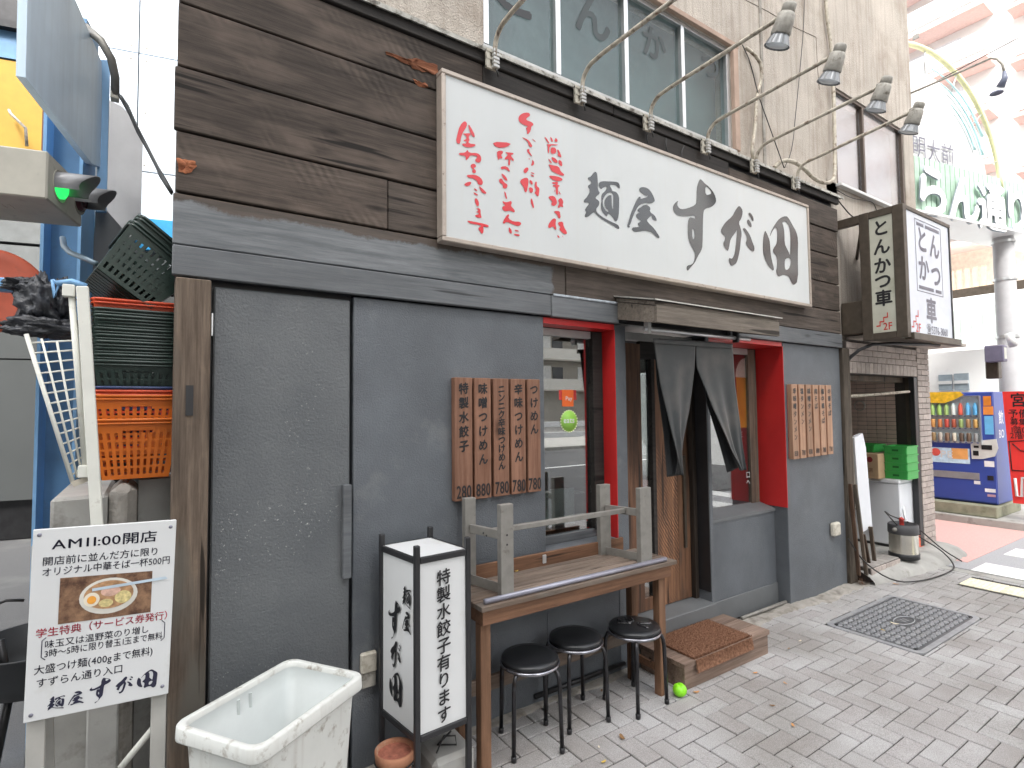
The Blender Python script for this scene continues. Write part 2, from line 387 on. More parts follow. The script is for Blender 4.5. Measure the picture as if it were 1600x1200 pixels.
near.sort(key=lambda q: -(q[3]*q[4])*(1 if q[0] else 0)/(q[0]**3))
for n_, (z, x, y, w, d, zz) in enumerate(near):
    if n_ < 300:
        k = (round(w, 3), round(d, 3))
        if k not in pc: pc[k] = pbox(w, d).mesh('paver', m_paver)
        o = bpy.data.objects.new('paver', pc[k]); COL.objects.link(o); o.parent = bed; o.location = (x, y, zz)
        o.rotation_euler = (random.uniform(-.006, .006), random.uniform(-.006, .006), random.uniform(-.006, .006))
    else:
        g_ = pbox(w, d); rest.add([(v[0]+x, v[1]+y, v[2]+zz) for v in g_.v], g_.f)
rest.obj('paver_field', m_paver, bed, kind='stuff')
# yellow tactile strip
m_tac = mat('yellow_tactile', (.70, .66, .50), .8, var=.2, scale=40, bump=.3, objvar=.1)
tb = B().box(-.138, .138, -.138, .138, -.03, .001, .003)
for a_ in range(7):
    for b_ in range(7):
        if (b_ % 1) == 0: tb.lathe((-.115+a_*.038, -.115+b_*.038, .001), [(.011, 0), (.007, .004)], 8, cap1=True)
tac = tb.mesh('tactile_tile', m_tac)
for k in range(9):
    o = bpy.data.objects.new('tactile_tile', tac); COL.objects.link(o); o.parent = bed; o.location = (6.18, -.69-.28*k, 0)
# mortar strip and debris along the wall foot
def lumpy(name, x0, x1, yf, zf, nx, mt, **kw):
    b = B(); rows = []
    for i in range(nx+1):
        x = x0+(x1-x0)*i/nx; j = random.uniform(-.012, .012); h = zf(x)+random.uniform(-.004, .004)
        rows.append([(x, .05, h), (x, yf(x)*.35, h*.96), (x+j, yf(x)*.7+j, h*.72), (x, yf(x)*.92+j, h*.3), (x, yf(x)+j, -.01)])
    vs = [v for r in rows for v in r]; k = len(rows[0])
    b.add(vs, [(i*k+a, (i+1)*k+a, (i+1)*k+a+1, i*k+a+1) for i in range(nx) for a in range(k-1)], True)
    return b.obj(name, mt, **kw)
lumpy('mortar_strip', 3.36, 5.4, lambda x: -.07-.035*math.sin(x*3.1)**2-.05*(x > 4.6), lambda x: .012+.006*math.sin(x*9), 60, m_mortar, kind='structure')
lumpy('mortar_strip', .2, 2.5, lambda x: -.045-.02*math.sin(x*5)**2, lambda x: .008, 40, m_mortar, kind='structure')
lumpy('concrete_apron', 5.36, 7.22, lambda x: -.16-.12*min(1, max(0, (x-5.4)/.9)), lambda x: .10+.0*x, 40, m_concrete, kind='structure')
B().box(5.3, 7.19, .051, 3, -.1, .10).obj('entrance_floor', m_concrete, kind='structure')

# ================================================================== SHOP FACADE (one building)
shop = thing('shop_building', (0, 0, 0), 'grey stucco noodle shop front clad above in dark weathered planks, beige roughcast storey over it', 'building')
WT = .30    # wall thickness
def wallbox(name, x0, x1, y0, y1, z0, z1, mt=m_stucco, bev=.004, **k): return B().box(x0, x1, y0, y1, z0, z1, bev).obj(name, mt, shop, **k)
B().box(.34, .42, .09, 6, 0, 3.45).obj('side_wall', m_greyflat, shop)
wallbox('hidden_door', .205, .750, -.004, .04, .02, 2.098, m_door, .006, label='flush grey door panel with scuffed flaking paint')
hd = [o for o in shop.children if o.name == 'hidden_door'][0] if shop.children else None
B().box(.2, .77, .045, .12, 0, 2.13).obj('door_recess', m_black, shop)
wallbox('stucco_wall', .766, 1.85, 0, .12, 0, 2.118)
wallbox('stucco_wall', 1.8502, 2.404, .001, .12, 0, .80)
wallbox('stucco_wall', 2.404, 2.50, 0, .24, 0, 2.116)
wallbox('stucco_wall', 3.30, 3.335, 0, .24, 0, 2.116)
wallbox('low_wall', 3.3352, 4.288, .11, .24, 0, .76)
wallbox('kick_board', 3.336, 4.286, .098, .109, 0, .165, m_greyflat, .003)
wallbox('stucco_wall', 4.29, 5.215, 0, .30, 0, 2.116)
# left window opening: red soffit + red jamb
B().add([(1.85, .002, 2.085), (2.404, .002, 2.085), (2.404, .15, 2.085), (1.85, .15, 2.085)], [(0, 1, 2, 3)]); 
B().box(1.851, 2.403, .002, .118, 2.083, 2.117).obj('red_soffit', m_red, shop)
B().box(2.398, 2.4035, -.003, .15, .80, 2.082).obj('red_jamb', m_red, shop)
B().box(1.86, 2.397, .118, .150, .80, .845, .002).obj('window_sill', m_greywood, shop)
B().box(2.315, 2.397, .105, .165, .85, 2.08, .002).obj('window_stile', m_fascia, shop)
B().box(1.853, 2.314, .12, .16, 2.035, 2.08, .002).obj('window_head', m_aludull, shop)
wg = B().box(1.853, 2.3145, .140, .146, .846, 2.034).obj('window_pane', m_glass, shop)
# right window opening
B().box(4.283, 4.2895, -.003, .245, .78, 2.083).obj('red_jamb', m_red, shop)
B().box(3.336, 4.282, .002, .24, 2.083, 2.117).obj('red_soffit', m_red, shop)
B().add([(3.336, .10, .762), (4.284, .10, .762), (4.284, .25, .80), (3.336, .25, .80), (3.336, .10, .74), (4.284, .10, .74), (4.284, .25, .74), (3.336, .25, .74)],
        [(0, 1, 2, 3), (0, 4, 5, 1), (1, 5, 6, 2), (2, 6, 7, 3), (3, 7, 4, 0), (4, 7, 6, 5)]).obj('window_sill', m_greyflat, shop)
B().box(4.17, 4.282, .235, .275, .79, 2.08, .002).obj('window_stile', m_post, shop)
B().box(3.336, 3.37, .235, .275, .79, 2.08, .002).obj('window_stile', m_fascia, shop)
B().box(3.371, 4.169, .235, .27, 2.03, 2.08, .002).obj('window_head', m_aludull, shop)
B().box(3.3705, 4.1695, .250, .256, .80, 2.029).obj('window_pane', m_glass2, shop)
# doorway
B().box(3.292, 3.2985, .004, .16, .30, 2.09).obj('door_jamb', m_black, shop)
B().box(3.255, 3.291, .10, .17, .235, 2.05, .002).obj('door_jamb', wood('dark_jamb_wood', (.02, .016, .013), (.06, .045, .035), 'z', .6), shop)
dl = wood('brown_door_wood', (.08, .036, .02), (.24, .115, .06), 'z', .55, 24, .45, tint=(.05, .028, .018), spec=.45)
B().box(2.535, 2.770, .13, .17, .24, 2.03, .003).obj('door_board', dl, shop)
B().box(2.505, 2.534, .10, .17, .24, 2.05, .002).obj('door_jamb', m_greywood, shop)
B().box(2.505, 3.29, .11, .17, 2.051, 2.10, .002).obj('door_head', m_aludull, shop)
B().box(2.771, 2.860, .15, .155, .32, 1.93).obj('door_glass', m_glass, shop)
B().box(2.771, 2.860, .135, .165, .24, .319).obj('door_rail', dl, shop)
B().box(2.771, 3.254, .135, .165, 1.931, 2.05).obj('door_rail', m_fascia, shop)
B().box(2.861, 2.895, .12, .17, .24, 1.93, .002).obj('door_stile', m_fascia, shop)
sl = wood('saw_marked_door', (.11, .05, .027), (.33, .165, .085), 'z', .55, 20, .4, tint=(.08, .045, .03), saw=16, spec=.4)
door = B().box(2.896, 3.125, .135, .165, .24, 1.93, .003).obj('sliding_door', sl, shop, label='brown sliding door with curved saw marks')
B().box(3.127, 3.254, .135, .165, .24, 1.93, .003).obj('sliding_door', wood('plain_door_wood', (.09, .045, .027), (.22, .115, .065), 'z', .6, 20, .4, tint=(.07, .05, .04)), shop)
B().box(3.175, 3.2, .118, .134, .60, 1.25, .002).obj('door_pull', m_brown, shop)
B().box(2.50, 3.298, -.035, .24, 0, .235, .004).obj('threshold', m_greyflat, shop, label='worn grey concrete threshold under the door')
# interior box (dark room)
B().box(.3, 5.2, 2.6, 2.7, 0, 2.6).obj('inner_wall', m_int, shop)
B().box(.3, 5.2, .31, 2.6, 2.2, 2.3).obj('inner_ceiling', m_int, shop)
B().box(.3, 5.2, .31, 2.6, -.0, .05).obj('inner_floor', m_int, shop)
# lower beam: grey board row, painted over
def beam_mat():
    mt, n, l, p = _base('half_painted_beam'); co = _coord(n, l, (1, 12, 12), False); g = _noise(n, l, co, 2.4, 9, .7)
    wd = _mix(n, l, _ramp(n, l, g, .3, .7), (.035, .026, .02), (.105, .078, .06)); br = _ramp(n, l, _noise(n, l, _coord(n, l, (1.1, 16, 16), False), 2.1, 7, .75), .40, .66)
    gy = _mix(n, l, br, (.105, .114, .122), (.20, .21, .22))
    tc = n.new('ShaderNodeTexCoord'); sx = n.new('ShaderNodeSeparateXYZ'); l.new(tc.outputs['Object'], sx.inputs[0])
    nz = n.new('ShaderNodeMath'); nz.operation = 'MULTIPLY_ADD'; nz.inputs[1].default_value = .10; l.new(_noise(n, l, _coord(n, l, (3, 3, 3), False), 2., 6, .7), nz.inputs[0]); l.new(sx.outputs[2], nz.inputs[2])
    f = _ramp(n, l, nz.outputs[0], .0, 1.)
    mr = n.new('ShaderNodeMapRange'); mr.inputs[1].default_value = 2.447; mr.inputs[2].default_value = 2.461; l.new(nz.outputs[0], mr.inputs[0])
    fx = n.new('ShaderNodeMath'); fx.operation = 'MULTIPLY_ADD'; fx.inputs[1].default_value = .08; l.new(_noise(n, l, _coord(n, l, (3, 3, 3), False), 7., 6, .7), fx.inputs[0]); l.new(sx.outputs[0], fx.inputs[2])
    mx = n.new('ShaderNodeMapRange'); mx.inputs[1].default_value = 1.935; mx.inputs[2].default_value = 1.95; l.new(fx.outputs[0], mx.inputs[0])
    o = n.new('ShaderNodeMath'); o.operation = 'MAXIMUM'; l.new(mr.outputs[0], o.inputs[0]); l.new(mx.outputs[0], o.inputs[1])
    l.new(_mix(n, l, o.outputs[0], gy, wd), p.inputs['Base Color']); p.inputs['Roughness'].default_value = .55; _bump(n, l, p, g, .5, .003); return mt
m_beam = beam_mat()
def plank(x0, x1, z0, z1, y=-.022, mt=m_plank, t=.03, bev=.004, name='plank', **k):
    j = random.uniform(-.004, .004)
    o = B().box(x0+.001, x1-.001, y+j, y+t+j, z0+.002, z1-.002, bev).obj(name, mt, shop, **k)
    return o
B().box(.075, 5.19, .012, .3, 2.13, 3.50).obj('backing_wall', m_black, shop)
plank(.06, 2.0, 2.245, 2.447, mt=m_beam, name='beam'); plank(.06, 1.886, 2.122, 2.243, y=-.030, mt=m_greywood, name='beam')
plank(2.0, 5.22, 2.245, 2.447, mt=m_plank2)
plank(1.888, 2.42, 2.118, 2.243, y=-.026, mt=m_greywood, name='beam'); plank(2.42, 3.55, 2.16, 2.243, y=-.018, mt=m_plank2)
plank(3.55, 5.22, 2.118, 2.243, y=-.03, mt=m_greywood, name='beam')
plank(.068, .921, 2.452, 2.690, mt=m_plank); plank(.923, 1.9, 2.452, 2.690, mt=m_plank2); plank(1.9, 4.78, 2.452, 2.69); plank(4.78, 5.22, 2.452, 2.69)
plank(.058, 2.6, 2.695, 2.946); plank(2.6, 4.7, 2.695, 2.946); plank(4.7, 5.22, 2.695, 2.946)
plank(.066, 2.2, 2.951, 3.203); plank(2.2, 4.6, 2.951, 3.203); plank(4.6, 5.22, 2.951, 3.18)
plank(.07, 1.45, 3.208, 3.440); plank(1.45, 3.6, 3.208, 3.44, mt=m_fascia); plank(3.6, 5.23, 3.185, 3.40, mt=m_plank2)
plank(.07, 2.4, 3.443, 3.507, y=-.03, mt=m_fascia); plank(2.4, 5.25, 3.443, 3.507, y=-.03, mt=m_fascia)
# rough rot patches
def rot(pts):
    q_ = []
    for (xa, ya), (xb, yb) in zip(pts, pts[1:]+pts[:1]):
        for t_ in (0, .33, .66): q_.append((xa+(xb-xa)*t_+random.uniform(-1.6, 1.6)*(t_ > 0), ya+(yb-ya)*t_+random.uniform(-1.5, 1.5)*(t_ > 0)))
    pts = q_
    pts = [onY(x, y, -.0285) for x, y in pts]; c = sum(pts, Vector())/len(pts); b = B(); n = len(pts)
    inner = [c+(p-c)*.6+Vector((random.uniform(-.01, .01), random.uniform(-.002, .006), random.uniform(-.006, .006))) for p in pts]
    out = [p+Vector((0, .004, 0)) for p in pts]
    b.add(out+inner+[c+Vector((0, .004, 0))], [(i, (i+1) % n, n+(i+1) % n, n+i) for i in range(n)]+[(n+i, n+(i+1) % n, 2*n) for i in range(n)], True)
    b.obj('rotten_patch', m_rot, shop, label='orange patch of rotten wood in a plank')
rot([(602, 80), (612, 82), (625, 88), (640, 91), (652, 90), (668, 97), (684, 101), (686, 112), (678, 116), (664, 112), (650, 108), (638, 100), (622, 92), (606, 85)])
rot([(645, 122), (655, 126), (668, 131), (671, 136), (660, 136), (650, 130)])
rot([(275, 246), (290, 248), (305, 251), (308, 259), (300, 268), (290, 271), (279, 268)])
# peeling white caulk line over the left end of the beam
B().box(1.90, 2.40, -.036, -.024, 2.238, 2.252, .003).obj('sealant_bead', mat('grey_sealant', (.38, .42, .46), .4, var=.3, scale=30, bump=1, bscale=40), shop)
# flashing at the top of the planks
fl = B()
for i in range(40):
    xa, xb = .06+i*5.24/40, .06+(i+1)*5.24/40; y = -.05+random.uniform(-.003, .003)
    fl.box(xa, xb, y, .07, 3.508, 3.520)
fl.box(.06, 5.3, -.052, -.046, 3.497, 3.52)
fl.obj('flashing', mat('stained_flashing', (.42, .41, .37), .6, var=.3, scale=20, dirt=((.07, .06, .045), .50, .62, 14)), shop)
# posts
B().box(.073, .192, -.05, .088, 0, 2.112, .004).obj('corner_post', m_post, shop, label='bare weathered timber post at the left end of the shop front')
B().box(.112, .137, -.054, -.0505, 1.585, 1.70).obj('mortise', m_black, shop)
B().box(5.218, 5.345, -.03, .10, -.01, 2.12, .005).obj('corner_post', wood('split_post', (.045, .036, .028), (.14, .115, .09), 'z', .85, 24, .5, bump=1), shop)
# upper storey wall with openings
def uw(x0, x1, z0, z1, y=.05): B().box(x0, x1, y, .25, z0, z1).obj('roughcast_wall', m_plaster, shop)
W1 = (1.50, 3.76, 3.595, 4.42); W2 = (5.40, 6.95, 3.70, 4.66)
uw(.1, W1[0], 3.50, 9); uw(W1[0], W1[1], 3.50, W1[2]); uw(W1[0], W1[1], W1[3], 9); uw(W1[1], W2[0], 3.50, 9)
uw(W2[0], W2[1], W2[3], 9); uw(W2[1], 7.2, 2.2, 9); uw(5.2, W2[1], 2.2, W2[2]) 
B().box(7.04, 7.198, .251, 5.0, 2.2, 9).obj('roughcast_wall', m_plaster, shop)
B().box(.06, 7.2, .05, 6, 9, 9.1).obj('roof_slab', m_concrete, shop)
B().box(.5, .6, .252, 6, 3.5, 9).obj('roughcast_wall', m_plaster, shop)
B().box(4.18, 4.215, .042, .0495, 3.52, 9).obj('wall_joint', m_mortar, shop)
# upper windows
def upwin(x0, x1, z0, z1, divs, dark, gm):
    B().box(x0, x1, .19, .249, z0-.0, z1).obj('window_back', mat('window_dark' if dark else 'pale_blind', (.10, .135, .135) if dark else (.75, .78, .82), .6), shop)
    fm = m_alu if dark else m_bronze
    for (a, b_, c, d) in ((x0, x1, z0, z0+.03), (x0, x1, z1-.03, z1)): B().box(a, b_, .06, .12, c, d, .002).obj('window_rail', fm, shop)
    for q in divs: B().box(q-.018, q+.018, .055, .115, z0+.031, z1-.031, .002).obj('window_mullion', fm, shop)
    for a, b_ in zip(divs[:-1], divs[1:]):
        B().box(a+.019, b_-.019, .085, .091, z0+.031, z1-.031).obj('window_pane', gm, shop)
upwin(W1[0], W1[1], W1[2], W1[3], [1.52, 2.035, 2.62, 3.20, 3.74], True, m_pattern)
m_pale = glass('pale_glass', .45, (.9, .93, .97), .1, .4, 60)
upwin(W2[0], W2[1], W2[2], W2[3], [5.42, 6.0, 6.92], False, m_pale)
B().box(5.38, 6.97, .0, .055, 3.672, 3.699, .002).obj('window_sill', m_white, shop)
B().box(W1[0]-.02, W1[1]+.02, .02, .054, W1[2]-.03, W1[2]-.001, .002).obj('window_sill', m_aludull, shop)
B().box(W1[0]-.05, W1[1]+.07, .015, .0495, W1[3]+.001, W1[3]+.04, .003).obj('window_hood', mat('pinkish_trim', (.38, .27, .21), .7, var=.15), shop)
B().box(W1[1]+.001, W1[1]+.06, .015, .0495, W1[2], W1[3], .003).obj('window_trim', mat('pinkish_trim', (.38, .27, .21), .7), shop)
m_vinyl = mat('faded_vinyl_letter', (.012, .013, .015), .5)
for ch, (px, py), sz in (('と', (800, -22), .38), ('ん', (926, 24), .33), ('か', (1022, 68), .26), ('つ', (1110, 103), .24)):
    c = onY(px, py, .0835); letters(ch, c, (1, 0, 0), (0, 0, 1), sz, bold=.045, center=True).obj('window_letter', m_vinyl if ch == 'と' else mat('glass_veiled_vinyl', (.028, .04, .042), .5), shop)  # veil of the pane over the inside letters is put into a lighter colour

# wall cracks as thin recessed dark beads
def crack(pts, y, r=.0025): B().tube([onY(a, b, y)+Vector((0, 0, 0)) for a, b in pts], r, 4).obj('wall_crack', mat('crack_dark', (.12, .09, .07), .9), shop)
crack([(1165, 0), (1185, 10), (1200, 18), (1240, 42), (1275, 58), (1277, 100), (1280, 140)], .049)

# ================================================================== STAIR ENTRANCE (right) : brick pillar, lintel, tiled wall
m_brick = mat('pinkish_grey_brick', (.40, .345, .315), .8, var=.15, scale=20, bump=.5, bscale=120, objvar=.14, dirt=((.2, .16, .14), .6, .8, 18))
m_joint = mat('dark_joint', (.06, .05, .045), .9)
ent = thing('tiled_stair_entrance', (6, 0, .1), 'recessed stair entrance faced in pinkish grey bricks and tiles right of the shop', 'entrance')
B().box(6.885, 7.192, .006, .20, -.05, 2.2).obj('pillar_core', m_joint, ent)
B().box(5.35, 6.884, .006, .20, 1.895, 2.2).obj('lintel_core', m_joint, ent)
bh = .0605
bme = {}
def brick(x0, x1, z0, z1, y0=-.008, y1=.006, nm='brick', mt=m_brick, par=ent):
    w_, d_, h_ = round(x1-x0, 4), round(y1-y0, 4), round(z1-z0, 4)
    k = (w_, d_, h_, nm)
    if k not in bme: bme[k] = B().box(-w_/2, w_/2, -d_/2, d_/2, -h_/2, h_/2, .003).mesh(nm, mt)
    o = bpy.data.objects.new(nm, bme[k]); COL.objects.link(o); o.parent = par
    o.location = Vector(((x0+x1)/2, (y0+y1)/2+random.uniform(-.0012, .0012), (z0+z1)/2))-ORG[par.name]; return o
for i in range(37):
    z = -.02+i*bh
    xs = [6.885, 7.09, 7.195] if i % 2 else [6.885, 6.985, 7.195]
    for a, b_ in zip(xs[:-1], xs[1:]): brick(a+.003, b_-.003, z+.003, z+bh-.003)
    brick(7.1915, 7.2075, z+.003, z+bh-.003, .006, .20)
for i in range(18): brick(5.36+i*.0845, 5.36+(i+1)*.0845-.006, 1.90, 2.005)
for r in range(3):
    x = 5.36-(.1 if r % 2 else 0)
    while x < 6.88:
        a, b_ = max(5.36, x), min(6.88, x+.2); 
        if b_-a > .03: brick(a+.003, b_-.003, 2.01+r*bh, 2.01+(r+1)*bh-.005, nm='lintel_brick')
        x += .2
B().box(6.80, 6.884, -.002, .05, .1, 1.893, .003).obj('door_frame', m_black, ent)
B().box(6.845, 6.884, .051, .10, .1, 1.893).obj('door_frame', m_brown, ent)
B().box(5.36, 6.82, .11, .17, 1.84, 1.893, .003).obj('soffit_board', m_post, ent)
# tiled side wall (faces the shop)
B().box(6.87, 6.95, .201, 1.6, .1, 2.2).obj('tile_bed', m_joint, ent)
m_tile = mat('pink_wall_tile', (.62, .47, .41), .4, var=.08, scale=10, objvar=.06, dirt=((.33, .23, .19), .6, .85, 6))
tme = B().box(-.006, .006, -.0465, .0465, -.0215, .0215, .002).mesh('tile', m_tile)
nt_ = 0
for j in range(38):
    for i in range(8):
        if nt_ >= 300: break
        o = bpy.data.objects.new('tile', tme); COL.objects.link(o); o.parent = ent; nt_ += 1
        o.location = Vector((6.866, .255+i*.098, 1.86-j*.047))-ORG[ent.name]
tb = B()
for j in range(38):
    for i in range(8, 14): q = B().box(-.006, .006, -.0465, .0465, -.0215, .0215); tb.add([(v[0]+6.866, v[1]+.255+i*.098, v[2]+1.86-j*.047) for v in q.v], q.f)
tb.obj('tile_field', m_tile, ent, kind='stuff')
B().box(5.35, 6.95, 1.6, 1.7, .1, 2.2).obj('back_wall', mat('dim_plaster', (.3, .25, .22), .9), ent)
B().box(5.35, 5.42, .10, 1.6, .1, 2.2).obj('inner_side_wall', m_mortar, ent)
B().box(5.35, 6.95, .201, 1.6, 2.2, 2.25).obj('inner_ceiling', m_mortar, ent)
# tiled step
stp = B().box(5.42, 6.02, -.10, .30, .0, .125).obj('step', m_joint, ent)
sm_ = {}
for i in range(6):
    for j in range(3): brick(5.425+i*.0985, 5.425+(i+1)*.0985-.005, .124, .136, -.10+j*.13, -.10+(j+1)*.13-.005, 'step_tile', mat('grey_step_tile', (.30, .28, .26), .7, var=.15, objvar=.15))
    brick(5.425+i*.0985, 5.425+(i+1)*.0985-.005, .06, .123, -.112, -.1005, 'step_tile')
# ledge slab above the lintel
B().box(5.45, 7.3, -.32, .045, 2.215, 2.245, .003).obj('ledge', mat('ledge_metal', (.42, .37, .33), .6, var=.2), ent)
# junk on entrance ceiling: bell and pipe
B().tube([onY(1322, 620, -.01), onY(1420, 612, -.01)], .014, 8).obj('pipe', m_rust, ent)
bl = onX(1343, 634, 6.84); B().lathe(bl, [(.0, -.04), (.035, -.045), (.055, -.03), (.06, 0), (.05, .0)], 16, (-1, 0, 0)).obj('alarm_bell', m_lampgrey, ent)
# ================================================================== MAIN FASCIA SIGN
SY = -.085
sg = thing('fascia_sign', (1.215, SY, 2.45), 'long white shop sign with black brush name and red brush script, on dark planks', 'sign')
sTL, sBR = (1.222, 3.325), (4.60, 2.475)
# corners measured on the sign's own plane
c_tl, c_bl, c_tr, c_br = onY(690, 108, SY), onY(690, 377, SY), onY(1264, 320, SY), onY(1267, 479, SY)
sx0, sx1 = (c_tl.x+c_bl.x)/2, (c_tr.x+c_br.x)/2; sz0, sz1 = (c_bl.z+c_br.z)/2, (c_tl.z+c_tr.z)/2
B().box(sx0+.012, sx1-.012, SY+.004, -.03, sz0+.012, sz1-.012).obj('sign_panel', m_signwhite, sg)
for a in ((sx0, sx1, sz0, sz0+.024), (sx0, sx1, sz1-.024, sz1)):
    B().box(a[0], a[1], SY-.006, -.026, a[2], a[3], .004).obj('sign_frame', m_signframe, sg)
for a in ((sx0, sx0+.024, sz0+.0245, sz1-.0245), (sx1-.024, sx1, sz0+.0245, sz1-.0245)):
    B().box(a[0], a[1], SY-.006, -.026, a[2], a[3], .004).obj('sign_frame', m_signframe, sg)
def zc(p, bx, by, s): return [(bx+x/s, by+y/s) for x, y in p]
A6 = lambda p: zc(p, 900, 240, 6); B6 = lambda p: zc(p, 1080, 280, 6); C4 = lambda p: zc(p, 880, 200, 3.8095)
traced = {
 '麺': [A6([(160,185),(178,168),(195,178),(202,215),(205,290),(208,345),(228,372),(190,400),(180,420),(215,440),(222,470),(205,500),(190,515),(190,545),(240,590),(330,640),(385,660),(408,690),(403,708),(385,700),(350,675),(260,625),(195,575),(175,548),(150,560),(110,595),(85,597),(82,580),(100,545),(82,530),(95,505),(125,470),(110,455),(75,460),(72,440),(110,400),(135,345),(110,310),(118,295),(145,280),(140,255),(112,240),(110,225),(140,215)]),
       A6([(210,285),(225,265),(260,258),(330,262),(390,265),(410,290),(412,325),(400,325),(370,290),(325,290),(315,300),(335,330),(338,350),(380,360),(405,400),(405,470),(400,590),(385,630),(365,635),(345,595),(320,570),(300,560),(290,590),(275,580),(245,545),(232,490),(240,440),(238,400),(245,375),(270,355),(290,325),(285,305),(250,320),(235,335),(218,315)]),
       A6([(300,370),(325,362),(345,375),(352,400),(350,500),(345,520),(338,520),(336,400),(325,385),(300,395),(270,430),(265,480),(285,520),(300,525),(305,545),(290,545),(258,500),(250,460),(252,430),(280,380)])],
 '屋': [A6([(595,325),(620,312),(665,320),(700,350),(725,395),(740,435),(735,452),(700,468),(650,462),(600,478),(565,520),(530,600),(510,665),(497,675),(508,685),(500,694),(485,690),(482,675),(500,610),(535,510),(575,425),(592,402),(608,408),(605,425),(625,420),(665,405),(680,392),(650,395),(610,365),(593,345)]),
       A6([(640,480),(670,478),(700,510),(690,545),(735,575),(762,625),(745,632),(712,615),(708,575),(680,605),(660,625),(690,660),(740,710),(785,780),(780,793),(760,790),(720,745),(690,730),(640,722),(590,730),(550,735),(525,715),(528,692),(560,690),(600,685),(580,668),(580,650),(610,635),(605,625),(570,605),(560,580),(575,560),(600,552),(575,540),(580,520),(610,500)])],
 'す': [C4([(818,300),(842,330),(870,350),(900,390),(912,430),(905,450),(880,472),(848,478),(835,495),(832,560),(830,700),(822,730),(800,765),(785,800),(760,828),(740,852),(734,838),(738,818),(760,815),(778,800),(785,760),(782,740),(755,690),(742,650),(742,560),(752,530),(775,535),(785,540),(783,520),(745,525),(700,525),(665,510),(652,480),(660,450),(688,430),(680,445),(680,465),(700,485),(740,478),(785,460),(795,440),(795,360),(805,320)]),
       C4([(845,345),(868,358),(885,385),(875,395),(848,400)]), C4([(768,598),(778,605),(782,650),(775,665),(768,640)])],
 'が': [B6([(455,250),(475,275),(485,310),(470,370),(445,405),(465,460),(475,520),(465,570),(460,640),(445,720),(430,775),(410,800),(372,815),(352,770),(355,735),(375,745),(390,740),(410,690),(420,600),(428,520),(430,470),(415,500),(370,560),(360,610),(350,665),(340,672),(310,635),(300,600),(315,570),(318,535),(290,515),(275,480),(300,435),(330,395),(385,350),(410,300),(435,260)]),
       B6([(545,312),(560,318),(585,360),(585,395),(570,390),(555,355),(535,330)]), B6([(530,375),(548,385),(568,425),(565,452),(545,445),(520,400)]),
       B6([(500,455),(520,475),(555,530),(575,590),(595,640),(590,680),(560,670),(530,635),(510,600),(522,570),(518,530),(495,490),(482,465)])],
 '田': [B6([(695,480),(715,520),(735,570),(740,610),(745,700),(760,770),(775,830),(772,860),(740,835),(710,795),(680,715),(672,640),(675,560),(685,500)]),
       B6([(735,545),(745,500),(780,430),(830,365),(890,342),(915,365),(950,430),(985,490),(1003,560),(1000,700),(1003,955),(960,998),(935,960),(915,910),(880,898),(850,900),(815,918),(795,870),(805,820),(805,740),(790,710),(765,680),(770,650),(800,610),(808,560),(805,470),(790,450),(765,480)]),
       B6([(852,402),(888,396),(918,440),(932,520),(930,660),(926,715),(918,690),(895,645),(876,600),(875,500),(865,440)]), B6([(885,742),(930,738),(935,790),(915,845),(880,852),(875,780)])],
}
LY = SY+.0015
for ch, sp in traced.items():
    pl = []
    for q in sp: pl.append(smooth2([(w_.x, w_.z) for w_ in (onY(a, b_, LY) for a, b_ in q)], 1))
    vs, fs = polyfill(pl)
    B().add([(v[0], LY, v[1]) for v in vs], fs).obj('brush_letter', m_inkgloss, sg)
    xs = [v[0] for v in vs]; zs = [v[1] for v in vs]; cx, cz, h = (min(xs)+max(xs))/2, (min(zs)+max(zs))/2, max(zs)-min(zs)
    BR[ch] = ([((v[0]-cx)/h+.5, (v[1]-cz)/h+.38) for v in vs], fs, 1.0)
Z3 = lambda p: zc(p, 700, 160, 5.4545); Z6 = lambda p: zc(p, 680, 100, 4); Z4 = lambda p: zc(p, 790, 160, 5.4545)
